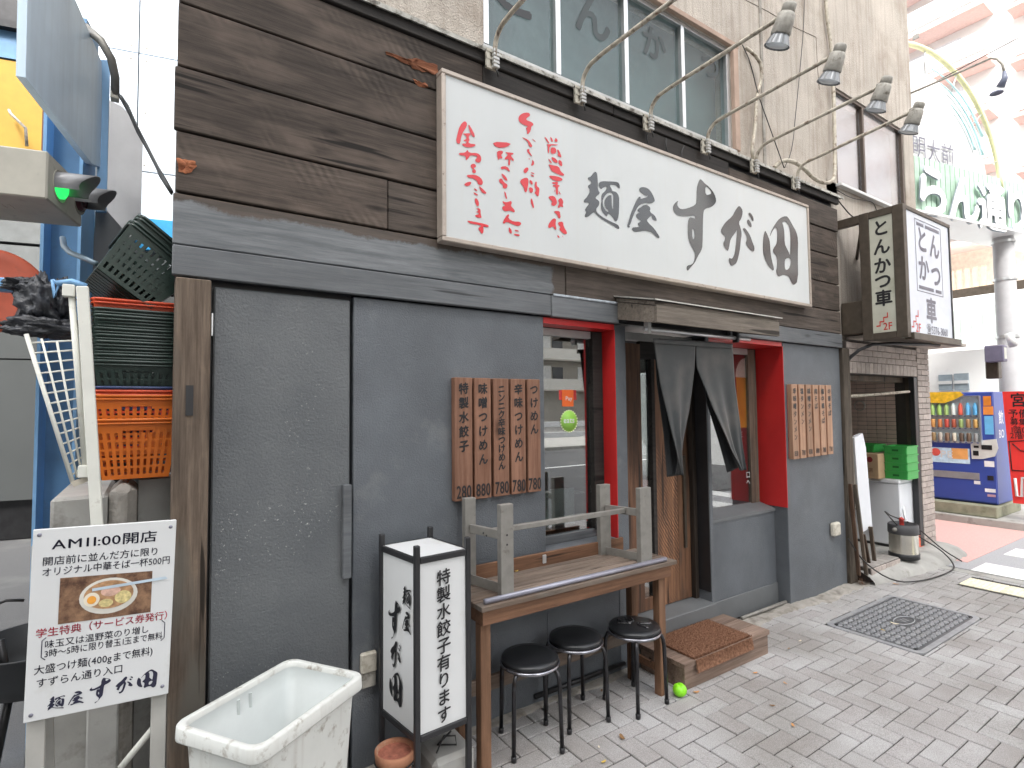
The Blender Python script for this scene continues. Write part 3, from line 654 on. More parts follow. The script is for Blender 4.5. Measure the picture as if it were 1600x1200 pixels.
red = [Z3, [[(140,155),(163,175),(160,205),(130,250),(110,300),(105,350),(85,352),(68,335),(80,270),(100,200)],[(170,185),(190,200),(235,290),(215,298),(185,250)],[(120,265),(155,264),(190,262),(195,280),(178,284),(180,311),(187,325),(176,326),(177,350),(245,358),(215,380),(165,385),(125,370),(120,350),(158,350),(157,329),(135,330),(135,318),(157,315),(156,284)],
 [(90,430),(150,428),(165,400),(180,430),(250,430),(280,455),(285,495),(265,517),(235,505),(232,485),(250,470),(245,455),(190,450),(175,475),(150,498),(152,455),(100,450)],[(190,535),(215,520),(235,530),(240,550),(215,560),(240,580),(235,605),(210,600),(205,580),(218,572),(200,560)],
 [(155,618),(230,615),(280,640),(300,680),(290,705),(255,700),(250,670),(215,648),(170,640)],[(135,700),(160,680),(200,675),(195,700),(160,718)],[(260,710),(285,725),(330,770),(320,782),(285,765)],[(218,728),(250,745),(250,755),(230,750)],[(215,762),(255,785),(255,795),(225,785)],
 [(228,820),(245,815),(265,850),(262,885),(245,882),(230,850)],[(235,905),(275,900),(280,960),(290,985),(240,980),(228,960),(262,955),(260,940),(235,935),(258,925),(255,912)],
 [(163,1005),(230,1018),(290,1030),(345,1045),(348,1060),(330,1065),(300,1055),(305,1085),(300,1115),(285,1120),(275,1100),(258,1080),(265,1062),(280,1060),(278,1045),(200,1035),(170,1020)]],
 Z6, [[(352,485),(480,492),(450,520),(385,525)],[(385,545),(420,540),(425,555),(410,570),(425,590),(400,590),(395,605),(388,575)],[(430,550),(490,555),(488,565),(470,570),(495,600),(485,608),(470,590),(468,635),(455,632),(458,590),(440,600),(432,590),(458,565)],
 [(410,640),(450,638),(470,670),(460,672),(440,655),(412,660)],[(412,680),(440,700),(455,730),(440,728),(420,705)],[(400,720),(415,712),(430,740),(455,755),(445,780),(420,775),(425,755),(400,740)],[(430,795),(440,800),(452,845),(440,840)],
 [(418,855),(440,865),(462,860),(475,855),(480,870),(470,885),(500,915),(495,930),(470,915),(440,922),(420,910),(420,890),(440,885),(425,870)],[(450,940),(465,940),(455,965),(490,985),(530,985),(540,1000),(520,1015),(480,1000),(445,985),(430,1000),(420,990)],[(460,1015),(480,1040),(478,1065),(460,1050)],[(495,1035),(520,1040),(525,1048),(500,1045)],[(490,1060),(530,1065),(525,1078),(495,1070)]],
 Z4, [[(205,90),(210,115),(180,130),(175,150),(230,170),(240,195),(220,200),(215,240),(195,270),(180,268),(185,240),(170,220),(195,205),(150,190),(115,165),(108,130),(130,100),(170,85)],[(135,293),(190,315),(215,345),(230,375),(215,385),(195,365),(190,335),(155,310)],[(220,305),(245,322),(262,338),(240,328)],[(180,400),(205,395),(200,415),(230,460),(215,455),(185,425)],[(195,470),(210,485),(200,487)],[(228,485),(245,510),(240,535),(215,540),(225,515)],
 [(185,550),(200,570),(170,608),(150,590),(160,565)],[(205,590),(250,605),(235,612)],[(205,608),(250,628),(230,635)],[(120,665),(170,638),(195,650),(195,690),(180,770),(160,760),(155,720),(135,700)],[(200,660),(225,665),(235,700),(215,700)],[(200,720),(235,730),(232,770),(210,770),(200,750)],[(255,670),(268,680),(265,715),(290,730),(285,770),(280,805),(262,790),(245,770),(262,750),(245,715)],[(222,810),(235,850),(245,900),(232,900),(210,840)],
 [(325,288),(350,305),(378,350),(360,345)],[(378,288),(400,310),(405,338),(388,330)],[(425,298),(445,320),(440,338),(415,335)],[(345,355),(445,357),(445,365),(375,366),(372,435),(360,430),(358,366)],[(382,382),(430,385),(432,435),(385,440)],[(435,400),(455,405),(480,470),(465,468),(440,450),(450,435)],
 [(360,475),(380,490),(398,520),(380,515)],[(385,463),(420,472),(445,500),(440,520),(405,505)],[(450,488),(480,500),(485,545),(465,540),(450,515)],[(362,525),(400,535),(455,545),(470,590),(500,610),(498,625),(470,622),(420,600),(385,580),(380,555)],
 [(365,622),(440,628),(487,650),(480,668),(430,672),(385,650)],[(395,680),(424,680),(425,674),(442,675),(443,680),(450,690),(443,691),(445,705),(460,705),(460,717),(446,718),(447,790),(430,785),(428,718),(405,718),(400,705),(427,704),(425,693),(400,695)],[(415,740),(424,750),(420,770)],[(450,745),(475,790),(455,775)],
 [(365,800),(415,795),(440,840),(435,870),(410,885),(385,870),(400,845),(370,820)],[(445,830),(475,810),(495,850),(485,870),(495,895),(465,885),(460,900),(440,895),(460,860)],[(412,925),(460,925),(465,950),(470,985),(450,990),(445,965),(420,940)],
 [(410,985),(432,995),(425,1030),(435,1085),(420,1085),(405,1055),(375,1072),(360,1060),(375,1020)],[(445,1020),(490,1015),(495,1060),(525,1105),(520,1125),(490,1118),(455,1080),(470,1060),(450,1045)],[(438,1128),(458,1140),(460,1158),(445,1150)],[(478,1130),(492,1145),(490,1152)]]]
for tf, polys in zip(red[::2], red[1::2]):
    rb = B()
    for q in polys:
        vs, fs = polyfill([smooth2([(w_.x, w_.z) for w_ in (onY(a, b_, LY) for a, b_ in tf(q))], 1)]); rb.add([(v[0], LY, v[1]) for v in vs], fs)
    rb.obj('red_lettering', m_redink, sg, kind='stuff')

# ================================================================== CANOPY (part of shop) + noren
cy = -.335
def quad(x0, x1, z_w, z_f, t, yb=-.005, yf=cy):
    return [(x0, yb, z_w), (x1, yb, z_w), (x1, yf, z_f), (x0, yf, z_f)]
p = quad(2.40, 3.66, 2.262, 2.185, 0); B().slab(p, (0, 0, .022)).obj('canopy_top', wood('canopy_wood', (.10, .085, .07), (.24, .205, .17), 'x', .8, 22, .3), shop)
B().slab([(2.405, cy+.012, 2.184), (3.655, cy+.012, 2.184), (3.655, cy+.012, 2.085), (2.405, cy+.012, 2.085)], (0, -.02, 0)).obj('canopy_fascia', wood('canopy_wood', (.10, .085, .07), (.24, .205, .17)), shop)
for x in (2.405, 3.637):
    B().slab([(x, -.006, 2.26), (x, cy+.0125, 2.183), (x, cy+.0125, 2.085), (x, -.006, 2.15)], (.018, 0, 0)).obj('canopy_side', wood('canopy_wood', (.10, .085, .07), (.24, .205, .17)), shop)
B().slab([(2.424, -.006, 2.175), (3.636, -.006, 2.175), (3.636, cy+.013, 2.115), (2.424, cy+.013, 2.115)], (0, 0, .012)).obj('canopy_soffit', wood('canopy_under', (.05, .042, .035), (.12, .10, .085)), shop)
B().slab(quad(2.38, 3.68, 2.289, 2.209, 0, yf=cy-.02), (0, 0, .008)).obj('canopy_sheet', mat('canopy_sheet', (.45, .44, .41), .45, .4, var=.2, scale=20, dirt=((.1, .09, .07), .6, .75, 25)), shop)
NY = -.20
nr = thing('noren_curtain', (2.9, NY, 1.4), 'dark grey split cloth curtain hanging under the canopy in front of the sliding door', 'curtain')
a, b_ = onY(1000, 527, NY), onY(1156, 540, NY)
zr = 2.07
B().tube([(2.46, NY, zr), (3.52, NY, zr)], .013, 10).obj('curtain_rod', m_alu, nr)
for x in (onY(1012, 520, NY).x, onY(1150, 530, NY).x):
    B().box(x-.012, x+.012, NY-.02, NY+.02, zr-.03, 2.125, .002).obj('rod_bracket', m_black if x > 3 else m_aludull, nr)
def cloth_mat():
    mt, n, l, p = _base('charcoal_cloth'); co = _coord(n, l, (1, 1, 1), False)
    g = _noise(n, l, _coord(n, l, (160, 160, 30), False), 2, 2); c = _mix(n, l, g, (.013, .017, .019), (.03, .034, .036)); 
    c = _mix(n, l, _ramp(n, l, _noise(n, l, co, 5, 3), .45, .75), c, (.065, .06, .056)); l.new(c, p.inputs['Base Color'])
    p.inputs['Roughness'].default_value = .55; p.inputs['Sheen Weight'].default_value = .1; _bump(n, l, p, g, .3, .001); return mt
m_cloth = cloth_mat(); m_clothb = mat('cloth_back', (.016, .018, .02), .8, var=.1)
def cloth(left, right, name, mt, yoff, fold, nf, ph=0, nu=40, nv=46):
    """rows between a left and a right edge given as pixel polylines (y, x)"""
    def at(pl, y):
        for (ya, xa), (yb, xb) in zip(pl[:-1], pl[1:]):
            if ya <= y <= yb: return xa+(xb-xa)*(y-ya)/(yb-ya)
        return pl[-1][1] if y > pl[-1][0] else pl[0][1]
    b = B(); vs = []
    for j in range(nv+1):
        t = j/nv; y = left[0][0]+(left[-1][0]-left[0][0])*t; yr = right[0][0]+(right[-1][0]-right[0][0])*t
        A, C = onY(at(left, y), y, NY+yoff), onY(at(right, yr), yr, NY+yoff)
        for i in range(nu+1):
            u = i/nu; q = A.lerp(C, u); q.y += -fold*min(1, max(0, t-.12)*1.6)*(math.sin(u*nf*math.pi+ph+t*.8)+.25*math.sin(u*15+t*3)); vs.append(q)
    b.add(vs, [(j*(nu+1)+i, j*(nu+1)+i+1, (j+1)*(nu+1)+i+1, (j+1)*(nu+1)+i) for j in range(nv) for i in range(nu)], True)
    bm = bmesh.new(); 
    o = b.obj(name, mt, nr); bm.from_mesh(o.data); bmesh.ops.solidify(bm, geom=bm.faces[:], thickness=.003); bm.to_mesh(o.data); bm.free()
    for q in o.data.polygons: q.use_smooth = True
    return o
cloth([(529, 1021), (600, 1030), (680, 1045), (742, 1060)], [(532, 1086), (580, 1085), (640, 1081), (700, 1073), (742, 1063)], 'curtain_panel', m_cloth, 0, .03, 1.2, .2)
cloth([(529, 1022), (600, 1026), (680, 1036), (745, 1041)], [(529, 1032), (620, 1048), (690, 1056), (742, 1065)], 'curtain_back_fold', m_clothb, .045, .006, 1)
cloth([(532, 1087), (575, 1088), (640, 1110), (700, 1135), (735, 1154)], [(537, 1144), (600, 1150), (660, 1160), (735, 1169)], 'curtain_panel', m_cloth, 0, .03, 1.4, .9)
cloth([(575, 1092), (630, 1104), (690, 1122), (738, 1135)], [(575, 1094), (630, 1112), (690, 1138), (730, 1156)], 'curtain_back_fold', m_clothb, .045, .006, 1)
cloth([(529, 1021), (536, 1021)], [(537, 1145), (545, 1145)], 'curtain_hem', m_cloth, -.012, .002, 3, nv=4)

# ================================================================== MENU BOARDS
def board(i, xa, xb, z0, z1, txt, price, mt, lab, grp, sz, psz, n='wooden_menu_board'):
    t = thing(n, ((xa+xb)/2, -.012, z0), lab, 'menu board', grp)
    pq = B().box(xa+.003, xb-.003, -.040, -.002, z0, z1, .0025).obj('plaque', mt, t)
    k = len(txt); sp = min(sz*1.2, (z1-z0-.17)/k); 
    letters(txt, ((xa+xb)/2, -.0412, z1-.055), (1, 0, 0), (0, 0, 1), sz, vertical=True, bold=.06, skew=.12, sp=sp/sz, sx=.95).obj('lettering', m_ink, pq)
    letters(price, ((xa+xb)/2, -.0412, z0+.048), (1, 0, 0), (0, 0, 1), psz, bold=.03, sx=.62, sp=1.0).obj('price', m_ink, pq)
m_pl = wood('menu_cedar', (.16, .075, .045), (.31, .165, .11), 'z', .6, 18, .2, objvar=.12, bump=.25, crack=False)
m_pl2 = wood('menu_pale_wood', (.30, .17, .105), (.50, .31, .21), 'z', .6, 18, .2, objvar=.1, bump=.2, crack=False)
L5 = [('特製水餃子', '280', 708, 737), ('味噌つけめん', '880', 739, 766), ('ニンニク辛味つけめん', '780', 769, 794), ('辛味つけめん', '780', 796, 820), ('つけめん', '780', 822, 843)]
nm5 = ['special gyoza at 280', 'miso dipping noodles at 880', 'garlic spicy noodles in small writing', 'spicy dipping noodles at 780', 'plain dipping noodles with the shortest writing']
for i, (t_, p_, a, b_) in enumerate(L5):
    xa, xb = onY(a, 680, -.026).x, onY(b_, 680, -.026).x
    board(i, xa, xb, 1.142+.001*i, 1.758, t_, p_, m_pl, ['leftmost','second','middle','fourth','rightmost'][i]+' of the five reddish menu boards, listing '+nm5[i], 'wooden menu boards left of the window', .060 if len(t_) < 9 else .048, .088)
R6 = ['辛味噌タンメン', '塩タンメン', '味噌タンメン', '肉そば', '塩中華そば', '中華そば']; P6 = ['830', '780', '830', '880', '780', '730']
r0, r1 = onY(1235, 650, -.026).x, onY(1300, 655, -.026).x
for i, t_ in enumerate(R6):
    xa = r0+(r1-r0)*i/6; xb = r0+(r1-r0)*(i+1)/6-.020
    board(i, xa, xb, 1.166+.002*i, 1.775, t_, P6[i], m_pl2, ['leftmost','second','third','fourth','fifth','rightmost'][i]+' of the six pale menu boards on the right-hand wall, reading '+t_, 'pale menu boards at the right end', .052, .058)
B().box(r0+.003, r1-.016, -.0015, -.0005, 1.17, 1.77).obj('red_backing', m_red, shop)

# ================================================================== SPOT LAMPS on arms
def lamp(x, label, L=.93, dz=.17):
    t = thing('sign_spotlight', (x, -.03, 3.45), label, 'spotlight', 'spotlights on long arms over the fascia sign')
    zb = 3.46
    br = B(); br.box(x-.045, x-.022, -.062, -.052, zb-.055, zb+.045); br.box(x-.045, x+.0, -.053, -.049, zb-.055, zb+.045)
    for dz_ in (-.05, .0, .04): br.box(x-.045, x+.02, -.065, -.052, zb+dz_-.008, zb+dz_+.006)
    br.obj('bracket', m_cream, t)
    cl = B()
    for k in range(5): cl.box(x-.014, x+.022, -.088, -.066, zb-.055+k*.021, zb-.039+k*.021, .002)
    cl.obj('clamp', m_aludull, t)
    pts = [(x, -.075, zb-.06), (x, -.077, zb+.05)]+[(x, -.077-.11*(1-math.cos(a))-.0, zb+.05+.095*math.sin(a)) for a in [rad(k) for k in (15, 30, 45, 60, 75)]]
    e = (x, -.05-L, 3.45+dz); pts += [(x, -.077-.11-.06, zb+.05+.098), e]
    B().tube(pts, .0125, 10).obj('arm', m_rust, t)
    B().tube([(x, -.08, zb-.06), (x+.01, -.085, zb-.085), (x+.02, -.075, zb-.095)], .004, 6).obj('cable', m_wire, t)
    # head: knuckle + body + finned reflector pointing back at the sign
    d = Vector((0, .40, -.92)).normalized(); c = Vector(e)+Vector((0, -.045, .045))
    B().box(x-.016, x+.016, e[1]-.05, e[1]+.02, e[2]-.016, e[2]+.022, .004).obj('knuckle', m_lampgrey, t)
    B().lathe(c-d*.03, [(.030, .035), (.034, .042), (.034, .075), (.026, .078)], 16, d, cap0=True, cap1=True).obj('lamp_socket', m_lampgrey, t)
    B().lathe(c+d*.047, [(.034, 0), (.043, .015), (.050, .10), (.046, .105)], 18, d, cap0=True, cap1=True).obj('lamp_body', m_lampgrey, t)
    prof = []; bb = B(); n = 40; c2 = c+d*.15
    a_ = d.cross(Vector((1, 0, 0))).normalized(); b2 = Vector((1, 0, 0)); vs = []
    for r_, h in ((.040, 0), (.052, .03), (.062, .055)):
        for k in range(n): rr = r_*(1+(.05 if k % 2 else 0)); vs.append(c2+d*h+(a_*math.cos(k*2*math.pi/n)+b2*math.sin(k*2*math.pi/n))*rr)
    bb.add(vs, [(i*n+k, i*n+(k+1) % n, (i+1)*n+(k+1) % n, (i+1)*n+k) for i in range(2) for k in range(n)]+[tuple(range(n))[::-1]])
    rf_ = bb.obj('reflector', mat('finned_grey_reflector', (.24, .25, .26), .35, .5), t)
    B().lathe(c2+d*.05, [(.0, .004), (.03, .004), (.055, 0)], 20, d).obj('lens', mat('lamp_glass', (.55, .6, .65), .1, spec=.8), rf_)
lx = [1.494, 2.104, 2.69, 3.28, 3.876, 4.461]
ll = ['first spotlight arm from the left, its head above the frame', 'second spotlight arm, bracket above the red script, head at the top edge of the photo', 'third spotlight arm from the left, its lamp against the wall between the windows',
      'fourth spotlight arm, bracket over the name lettering', 'fifth spotlight arm, bracket near the right part of the sign', 'rightmost spotlight, its lamp in front of the far upper window']
for x, lb, L, dz in zip(lx, ll, (1.0, 1.06, .92, .89, .89, .86), (.16, .135, .165, .185, .195, .225)): lamp(x, lb, L, dz)

# ================================================================== conduits and cables on the upper wall
def cable(name, pts, r, mt, label, cat='cable', f=None, n=8):
    P = [onY(x, y, Y) for x, y, Y in pts]; 
    # smooth
    for _ in range(2):
        q = [P[0]]
        for a, c in zip(P[:-1], P[1:]): q += [a.lerp(c, .25), a.lerp(c, .75)]
        P = q+[P[-1]]
    return B().tube(P, r, n).obj(name, mt, None, label, cat)
cable('conduit', [(1287, -60, .02), (1291, 20, .02), (1300, 80, .02), (1303, 160, .0), (1305, 260, -.01), (1303, 282, -.03), (1290, 287, -.04), (1272, 280, -.04), (1255, 262, -.03), (1240, 252, -.03), (1222, 250, -.0), (1210, 262, .03)], .017, m_rust, 'beige conduit looping down beside the far upper window', 'conduit')
cable('conduit', [(1165, 74, .03), (1178, 84, .0), (1190, 100, -.01), (1190, 125, .0), (1182, 150, .01), (1180, 200, .01), (1174, 240, .0), (1180, 250, .02)], .014, m_rust, 'beige conduit curving down beside the patterned window', 'conduit')
cable('wall_cable', [(1160, 70, .02), (1172, 95, .0), (1185, 150, .0), (1205, 205, -.01), (1225, 262, -.02)], .004, m_wire, 'thin black cable slanting down the roughcast wall')
cable('wall_cable', [(1257, -20, .03), (1256, 40, .03), (1250, 110, .03), (1243, 180, .03), (1238, 235, .0), (1226, 262, -.02)], .003, m_wire, 'thin black cable hanging straight down the roughcast wall')
cable('wall_cable', [(1303, 305, .0), (1315, 320, .0), (1330, 338, -.02), (1345, 345, -.05)], .006, m_wire, 'black cable running from the plank end to the box sign')
cable('wall_cable', [(1306, 296, .03), (1330, 310, .03), (1352, 313, .03), (1365, 316, .04), (1370, 330, .04)], .0035, m_wire, 'thin cable drooping under the far upper window')
cable('wire_hook', [(1012, 205, -.035), (1010, 216, -.04), (1013, 225, -.04)], .004, m_wire, 'leftmost black wire stub above the sign', 'wire')
cable('wire_hook', [(1041, 216, -.035), (1040, 226, -.04), (1043, 237, -.04)], .004, m_wire, 'middle black wire stub above the sign', 'wire')
cable('wire_hook', [(1069, 228, -.035), (1065, 236, -.04), (1065, 247, -.04)], .004, m_wire, 'rightmost black wire stub above the sign', 'wire')

# ================================================================== BOX SIGN (tonkatsu) on the right
bs = thing('projecting_box_sign', (5.34, 0, 2.16), 'brown framed box sign reading とんかつ 車 2F, bracketed out over the stair entrance', 'sign')
X0, X1, Y0_, Y1_ = 5.34, 6.40, -.50, -.17
z0, z1 = 2.215, 3.33
def fb(x0, x1, y0, y1, z0, z1, nm='frame_bar', mt=m_brown): return B().box(x0, x1, y0, y1, z0, z1, .003).obj(nm, mt, bs)
fb(X0, X0+.07, Y0_, Y0_+.085, z0-.04, z1); fb(X0, X0+.06, Y1_-.06, Y1_+.02, z0-.04, z1)
fb(X0+.002, X0+.05, Y1_+.021, .05, z1-.08, z1-.002); fb(X0+.002, X0+.058, Y0_+.086, Y1_-.061, z1-.062, z1-.001); fb(X0+.002, X0+.058, Y0_+.086, Y1_-.061, z0-.038, z0+.02)
fb(X0+.0705, X1, Y0_+.002, Y0_+.05, z1-.035, z1-.001); fb(X0+.0705, X1+.09, Y0_-.02, Y0_+.05, z0-.055, z0+.003); fb(X1-.03, X1, Y0_+.004, Y0_+.05, z0+.004, z1-.036, 'frame_bar', m_darksteel)
fb(X0+.06, X1, Y1_-.02, Y1_+.01, z0-.03, z1-.01, 'back_panel'); fb(X1-.03, X1-.002, Y0_+.055, Y1_-.021, z0-.03, z1-.01, 'side_panel')
fb(X0+.07, X1-.031, Y0_+.055, Y1_-.021, z1-.04, z1-.012, 'top_panel'); fb(X0+.07, X1-.031, Y0_+.055, Y1_-.021, z0-.035, z0-.005, 'bottom_panel')
B().box(X0+.071, X1-.031, Y0_+.012, Y0_+.02, z0+.004, z1-.036).obj('front_face', mat('bluish_white_acrylic', (.62, .66, .74), .25, var=.03, spec=.6), bs)
B().box(X0+.012, X0+.02, Y0_+.0855, Y1_-.0605, z0+.021, z1-.063).obj('side_face', mat('yellowed_white_acrylic', (.50, .50, .42), .35, var=.12, scale=5, dirt=((.30, .30, .2), .55, .8, 4)), bs)
B().tube([(X0+.03, Y1_, z1-.06), (X0+.4, .05, z1-.3)], .015, 8).obj('stay', m_brown, bs)
# side face letters (face looks towards -x): reading direction is +(-y) ... right-hand side of the viewer is -y
ux, uz = (0, -1, 0), (0, 0, 1); yc = (Y0_+.0855+Y1_-.0605)/2; xf = X0+.0105
hgt = z1-z0
for i, ch in enumerate('とんかつ'): letters(ch, (xf, yc, z1-.062-1.02*(.10, .265, .43, .565)[i]), ux, uz, .155, bold=.05, sx=.9).obj('letter', m_ink, bs)
letters('車', (xf, yc, z1-.062-1.02*.715), ux, uz, .15, bold=.05, sx=.95).obj('letter', m_ink, bs)
m_rl = mat('red_letter', (.55, .05, .04), .4)
letters('2F', (xf, yc-.025, z0+.075), ux, uz, .09, bold=.02, sx=.8).obj('letter', m_rl, bs)
st_ = B()
for i in range(3): st_.box(xf-.0003, xf+.0004, yc+.065-.03*i-.034, yc+.065-.03*i, z0+.075+.035*i, z0+.086+.035*i); st_.box(xf-.0006, xf+.0001, yc+.065-.03*i-.034, yc+.065-.03*i-.026, z0+.075+.035*i, z0+.121+.035*i)
st_.obj('stair_symbol', m_rl, bs)
# front face
yf = Y0_+.0105; m_sgrey = mat('slate_letter', (.13, .13, .17), .4); xc = (X0+.07+X1-.03)/2
fr = B()
for a in ((-.29, .29, z1-.085, z1-.078), (-.29, .29, z0+.385, z0+.392)): fr.box(xc+a[0], xc+a[1], yf-.0005, yf+.0003, a[2], a[3])
for a in (-.29, .283): fr.box(xc+a, xc+a+.007, yf-.0008, yf, z0+.392, z1-.085)
for a in ((-.25, -.10, z1-.135, z1-.105), (-.06, .25, z1-.135, z1-.105), (-.25, .07, z0+.41, z0+.44), (.12, .25, z0+.41, z0+.44)): fr.box(xc+a[0], xc+a[1], yf-.0011, yf-.0003, a[2], a[3])
fr.obj('border', m_sgrey, bs)
for ch, dx, z in (('と', -.14, z1-.25), ('ん', .13, z1-.27), ('か', -.13, z1-.51), ('つ', .14, z1-.54)): letters(ch, (xc+dx, yf, z), (1, 0, 0), uz, .25, bold=.05, sx=.95).obj('letter', m_sgrey, bs)
letters('車', (xc, yf, z0+.235), (1, 0, 0), uz, .24, bold=.05).obj('letter', m_sgrey, bs)
letters('2F', (xc-.30, yf, z0+.06), (1, 0, 0), uz, .11, bold=.02).obj('letter', m_rl, bs)
letters('☎5376-3060', (xc+.12, yf, z0+.06), (1, 0, 0), uz, .10, bold=.01, sx=.85).obj('letter', m_sgrey, bs)
st_ = B()
for i in range(3): st_.box(xc-.44+.05*i, xc-.44+.05*(i+1), yf-.0003, yf+.0004, z0+.05+.05*i, z0+.062+.05*i); st_.box(xc-.44+.05*(i+1)-.01, xc-.44+.05*(i+1), yf-.0006, yf+.0001, z0+.05+.05*i, z0+.112+.05*i)
st_.obj('stair_symbol', m_rl, bs)
# curved support bracket
pts = [onX(a, b_, 5.36) for a, b_ in ((1321, 590), (1326, 578), (1335, 565), (1345, 557), (1358, 550), (1370, 546))]
B().tube([(5.36, .02, 1.98), (5.36, -.03, 2.04), (5.37, -.10, 2.10), (5.42, -.19, 2.145), (5.6, -.28, 2.155), (5.95, -.36, 2.16), (6.3, -.40, 2.165)], .016, 8).obj('support_bracket', m_black, bs)
B().box(5.37, 5.62, -.15, .04, 2.25, 2.55, .006).obj('junction_box', m_brown, bs)
# ================================================================== TABLE, BENCH, STOOLS
m_tabw = wood('table_top_wood', (.10, .072, .055), (.24, .18, .14), 'x', .75, 24, .35, tint=(.17, .15, .13))
m_legw = wood('table_leg_wood', (.11, .055, .03), (.27, .15, .09), 'z', .65, 20, .35)
m_apr = wood('table_apron_wood', (.10, .05, .028), (.25, .13, .075), 'x', .65, 20, .35)
tx0, tx1, ty0, ty1, tz = 1.215, 2.50, -.375, -.045, .735
tab = thing('wooden_table', ((tx0+tx1)/2, -.2, 0), 'narrow brown wooden table against the wall under the shop window', 'table')
n = 5; w_ = (ty1-ty0)/n
for i in range(n):
    B().box(tx0, tx1+random.uniform(-.012, .004), ty0+i*w_+.002, ty0+(i+1)*w_-.002, tz-.022, tz, .002).obj('tabletop_board', m_tabw, tab)
B().box(tx0+.01, tx1-.05, ty0+.012, ty0+.035, tz-.085, tz-.0225, .002).obj('apron', m_apr, tab); B().box(tx0+.01, tx1-.05, ty1-.035, ty1-.012, tz-.085, tz-.0225, .002).obj('apron', m_apr, tab)
B().box(tx0+.01, tx0+.035, ty0+.036, ty1-.036, tz-.085, tz-.0225, .002).obj('apron', m_apr, tab); B().box(tx1-.075, tx1-.05, ty0+.036, ty1-.036, tz-.085, tz-.0225, .002).obj('apron', m_apr, tab)
for x in (tx0+.012, tx1-.125):
    for y in (ty0+.0355, ty1-.085): B().box(x, x+.052, y, y+.048, 0, tz-.0865, .003).obj('leg', m_legw, tab)
B().box(tx1-.13, tx1-.11, ty0+.0836, ty1-.0852, .13, .17, .002).obj('stretcher', m_apr, tab)
B().box(tx0+.064, tx1-.126, ty1-.07, ty1-.05, .22, .29, .002).obj('stretcher', m_tabw, tab)
# tabletop clutter: upside-down bench
m_bgrey = mat('grey_bench_steel', (.235, .225, .205), .5, .25, var=.12, scale=20, dirt=((.12, .1, .08), .6, .8, 25))
m_bslat = wood('bench_slat_wood', (.12, .09, .07), (.30, .235, .19), 'x', .8, 22, .3)
bn = thing('upturned_bench', (1.85, -.2, tz), 'grey framed bench lying upside down on the wooden table, legs in the air', 'bench')
def leg_at(px0, px1, ptop, pbot, Y, lab=None):
    a, c = onY(px0, (ptop+pbot)/2, Y), onY(px1, (ptop+pbot)/2, Y); zt = onY((px0+px1)/2, ptop, Y).z
    B().box(a.x, c.x-.008, Y, Y+.034, tz+.004, zt, .002).obj('leg', m_bgrey, bn); return a.x, c.x, zt
yF, yB = -.345, -.09
LF = leg_at(783, 805, 788, 926, yF); LB = leg_at(727, 746, 778, 886, yB); RF = leg_at(1001, 1020, 762, 875, yF); RB = leg_at(938, 956, 757, 858, yB)
xL = (LF[0]+LF[1])/2-.006; xR = (RF[0]+RF[1])/2-.006; xLb = (LB[0]+LB[1])/2-.004; xRb = (RB[0]+RB[1])/2-.004; zr = onY(796, 838, yF).z
print('bench', xL, xLb, xR, xRb, zr, LF[2], RF[2])
for xa, xb in ((xL, xLb), (xR, xRb)):
    B().bar((xa, yF+.036, zr), (xb, yB-.002, zr), .02, .04, bev=.002).obj('leg_rail', m_bgrey, bn)
    B().bar((xa, yF+.036, tz+.035), (xb, yB-.002, tz+.035), .006, .045, bev=.001).obj('angle_bar', m_bgrey, bn)
B().bar(((xL+xLb)/2+.012, (yF+yB)/2, zr+.003), ((xR+xRb)/2-.012, (yF+yB)/2, zr+.003), .03, .024, bev=.002).obj('long_stretcher', m_bgrey, bn)
for i in range(5):
    y = yF+.03+i*.052; B().box(xL+.03, xR-.03, y, y+.045, tz+.002, tz+.016, .002).obj('slat', m_bslat, bn)
B().box(1.27, 2.38, -.068, -.05, tz+.002, tz+.085, .002).obj('seat_edge_board', m_apr, bn)
x = onY(607, 0, 0); q = onY(851, 870, -.072); B().box(q.x-.012, q.x+.012, -.0715, -.0685, tz+.03, tz+.075, .003).obj('metal_plate', m_alu, bn)
hb = B()
for (px, py) in ((792, 836), (792, 851), (760, 837), (755, 833)): 
    q = onY(px, py, yF if px > 780 else (yF+yB)/2); hb.lathe((q.x, q.y-.001 if px > 780 else q.y-.0, q.z), [(0, .0015), (.005, .001)], 8, (0, -1, 0))
hb.obj('bolt_hole', m_black, bn)
a, c = onZ(757, 940, tz+.014), onZ(1040, 873, tz+.014)
B().tube([(a.x, a.y, tz+.013), (c.x, c.y, tz+.013)], .0125, 10).obj('steel_tube', mat('bluish_grey_pipe', (.30, .30, .36), .35, .4), None, 'thin grey pipe lying along the front edge of the table', 'pipe')
q = onZ(807, 893, tz+.018); 
def leaf(p, s, rz, mt, lab, tilt=.2):
    vs = []; n = 10
    for k in range(n):
        a_ = 2*math.pi*k/n; r_ = s*(1+.25*math.cos(2*a_)+.1*math.sin(5*a_)); x, y = r_*math.cos(a_), .62*r_*math.sin(a_)
        vs.append((p[0]+x*math.cos(rz)-y*math.sin(rz), p[1]+x*math.sin(rz)+y*math.cos(rz), p[2]+.002+tilt*s*(x/s)**2+.15*abs(y)))
    vs.append((p[0], p[1], p[2]+.001)); 
    B().add(vs, [(i, (i+1) % n, n) for i in range(n)], True).obj('fallen_leaf', mt, None, lab, 'leaf', 'fallen leaves')
m_lf = [mat('yellow_leaf', (.55, .38, .08), .6), mat('brown_leaf', (.22, .12, .05), .7), mat('pale_litter', (.62, .55, .42), .7), mat('orange_leaf', (.5, .24, .08), .6)]
leaf(q, .013, .4, m_lf[0], 'yellow leaf on the bench slats on the table')
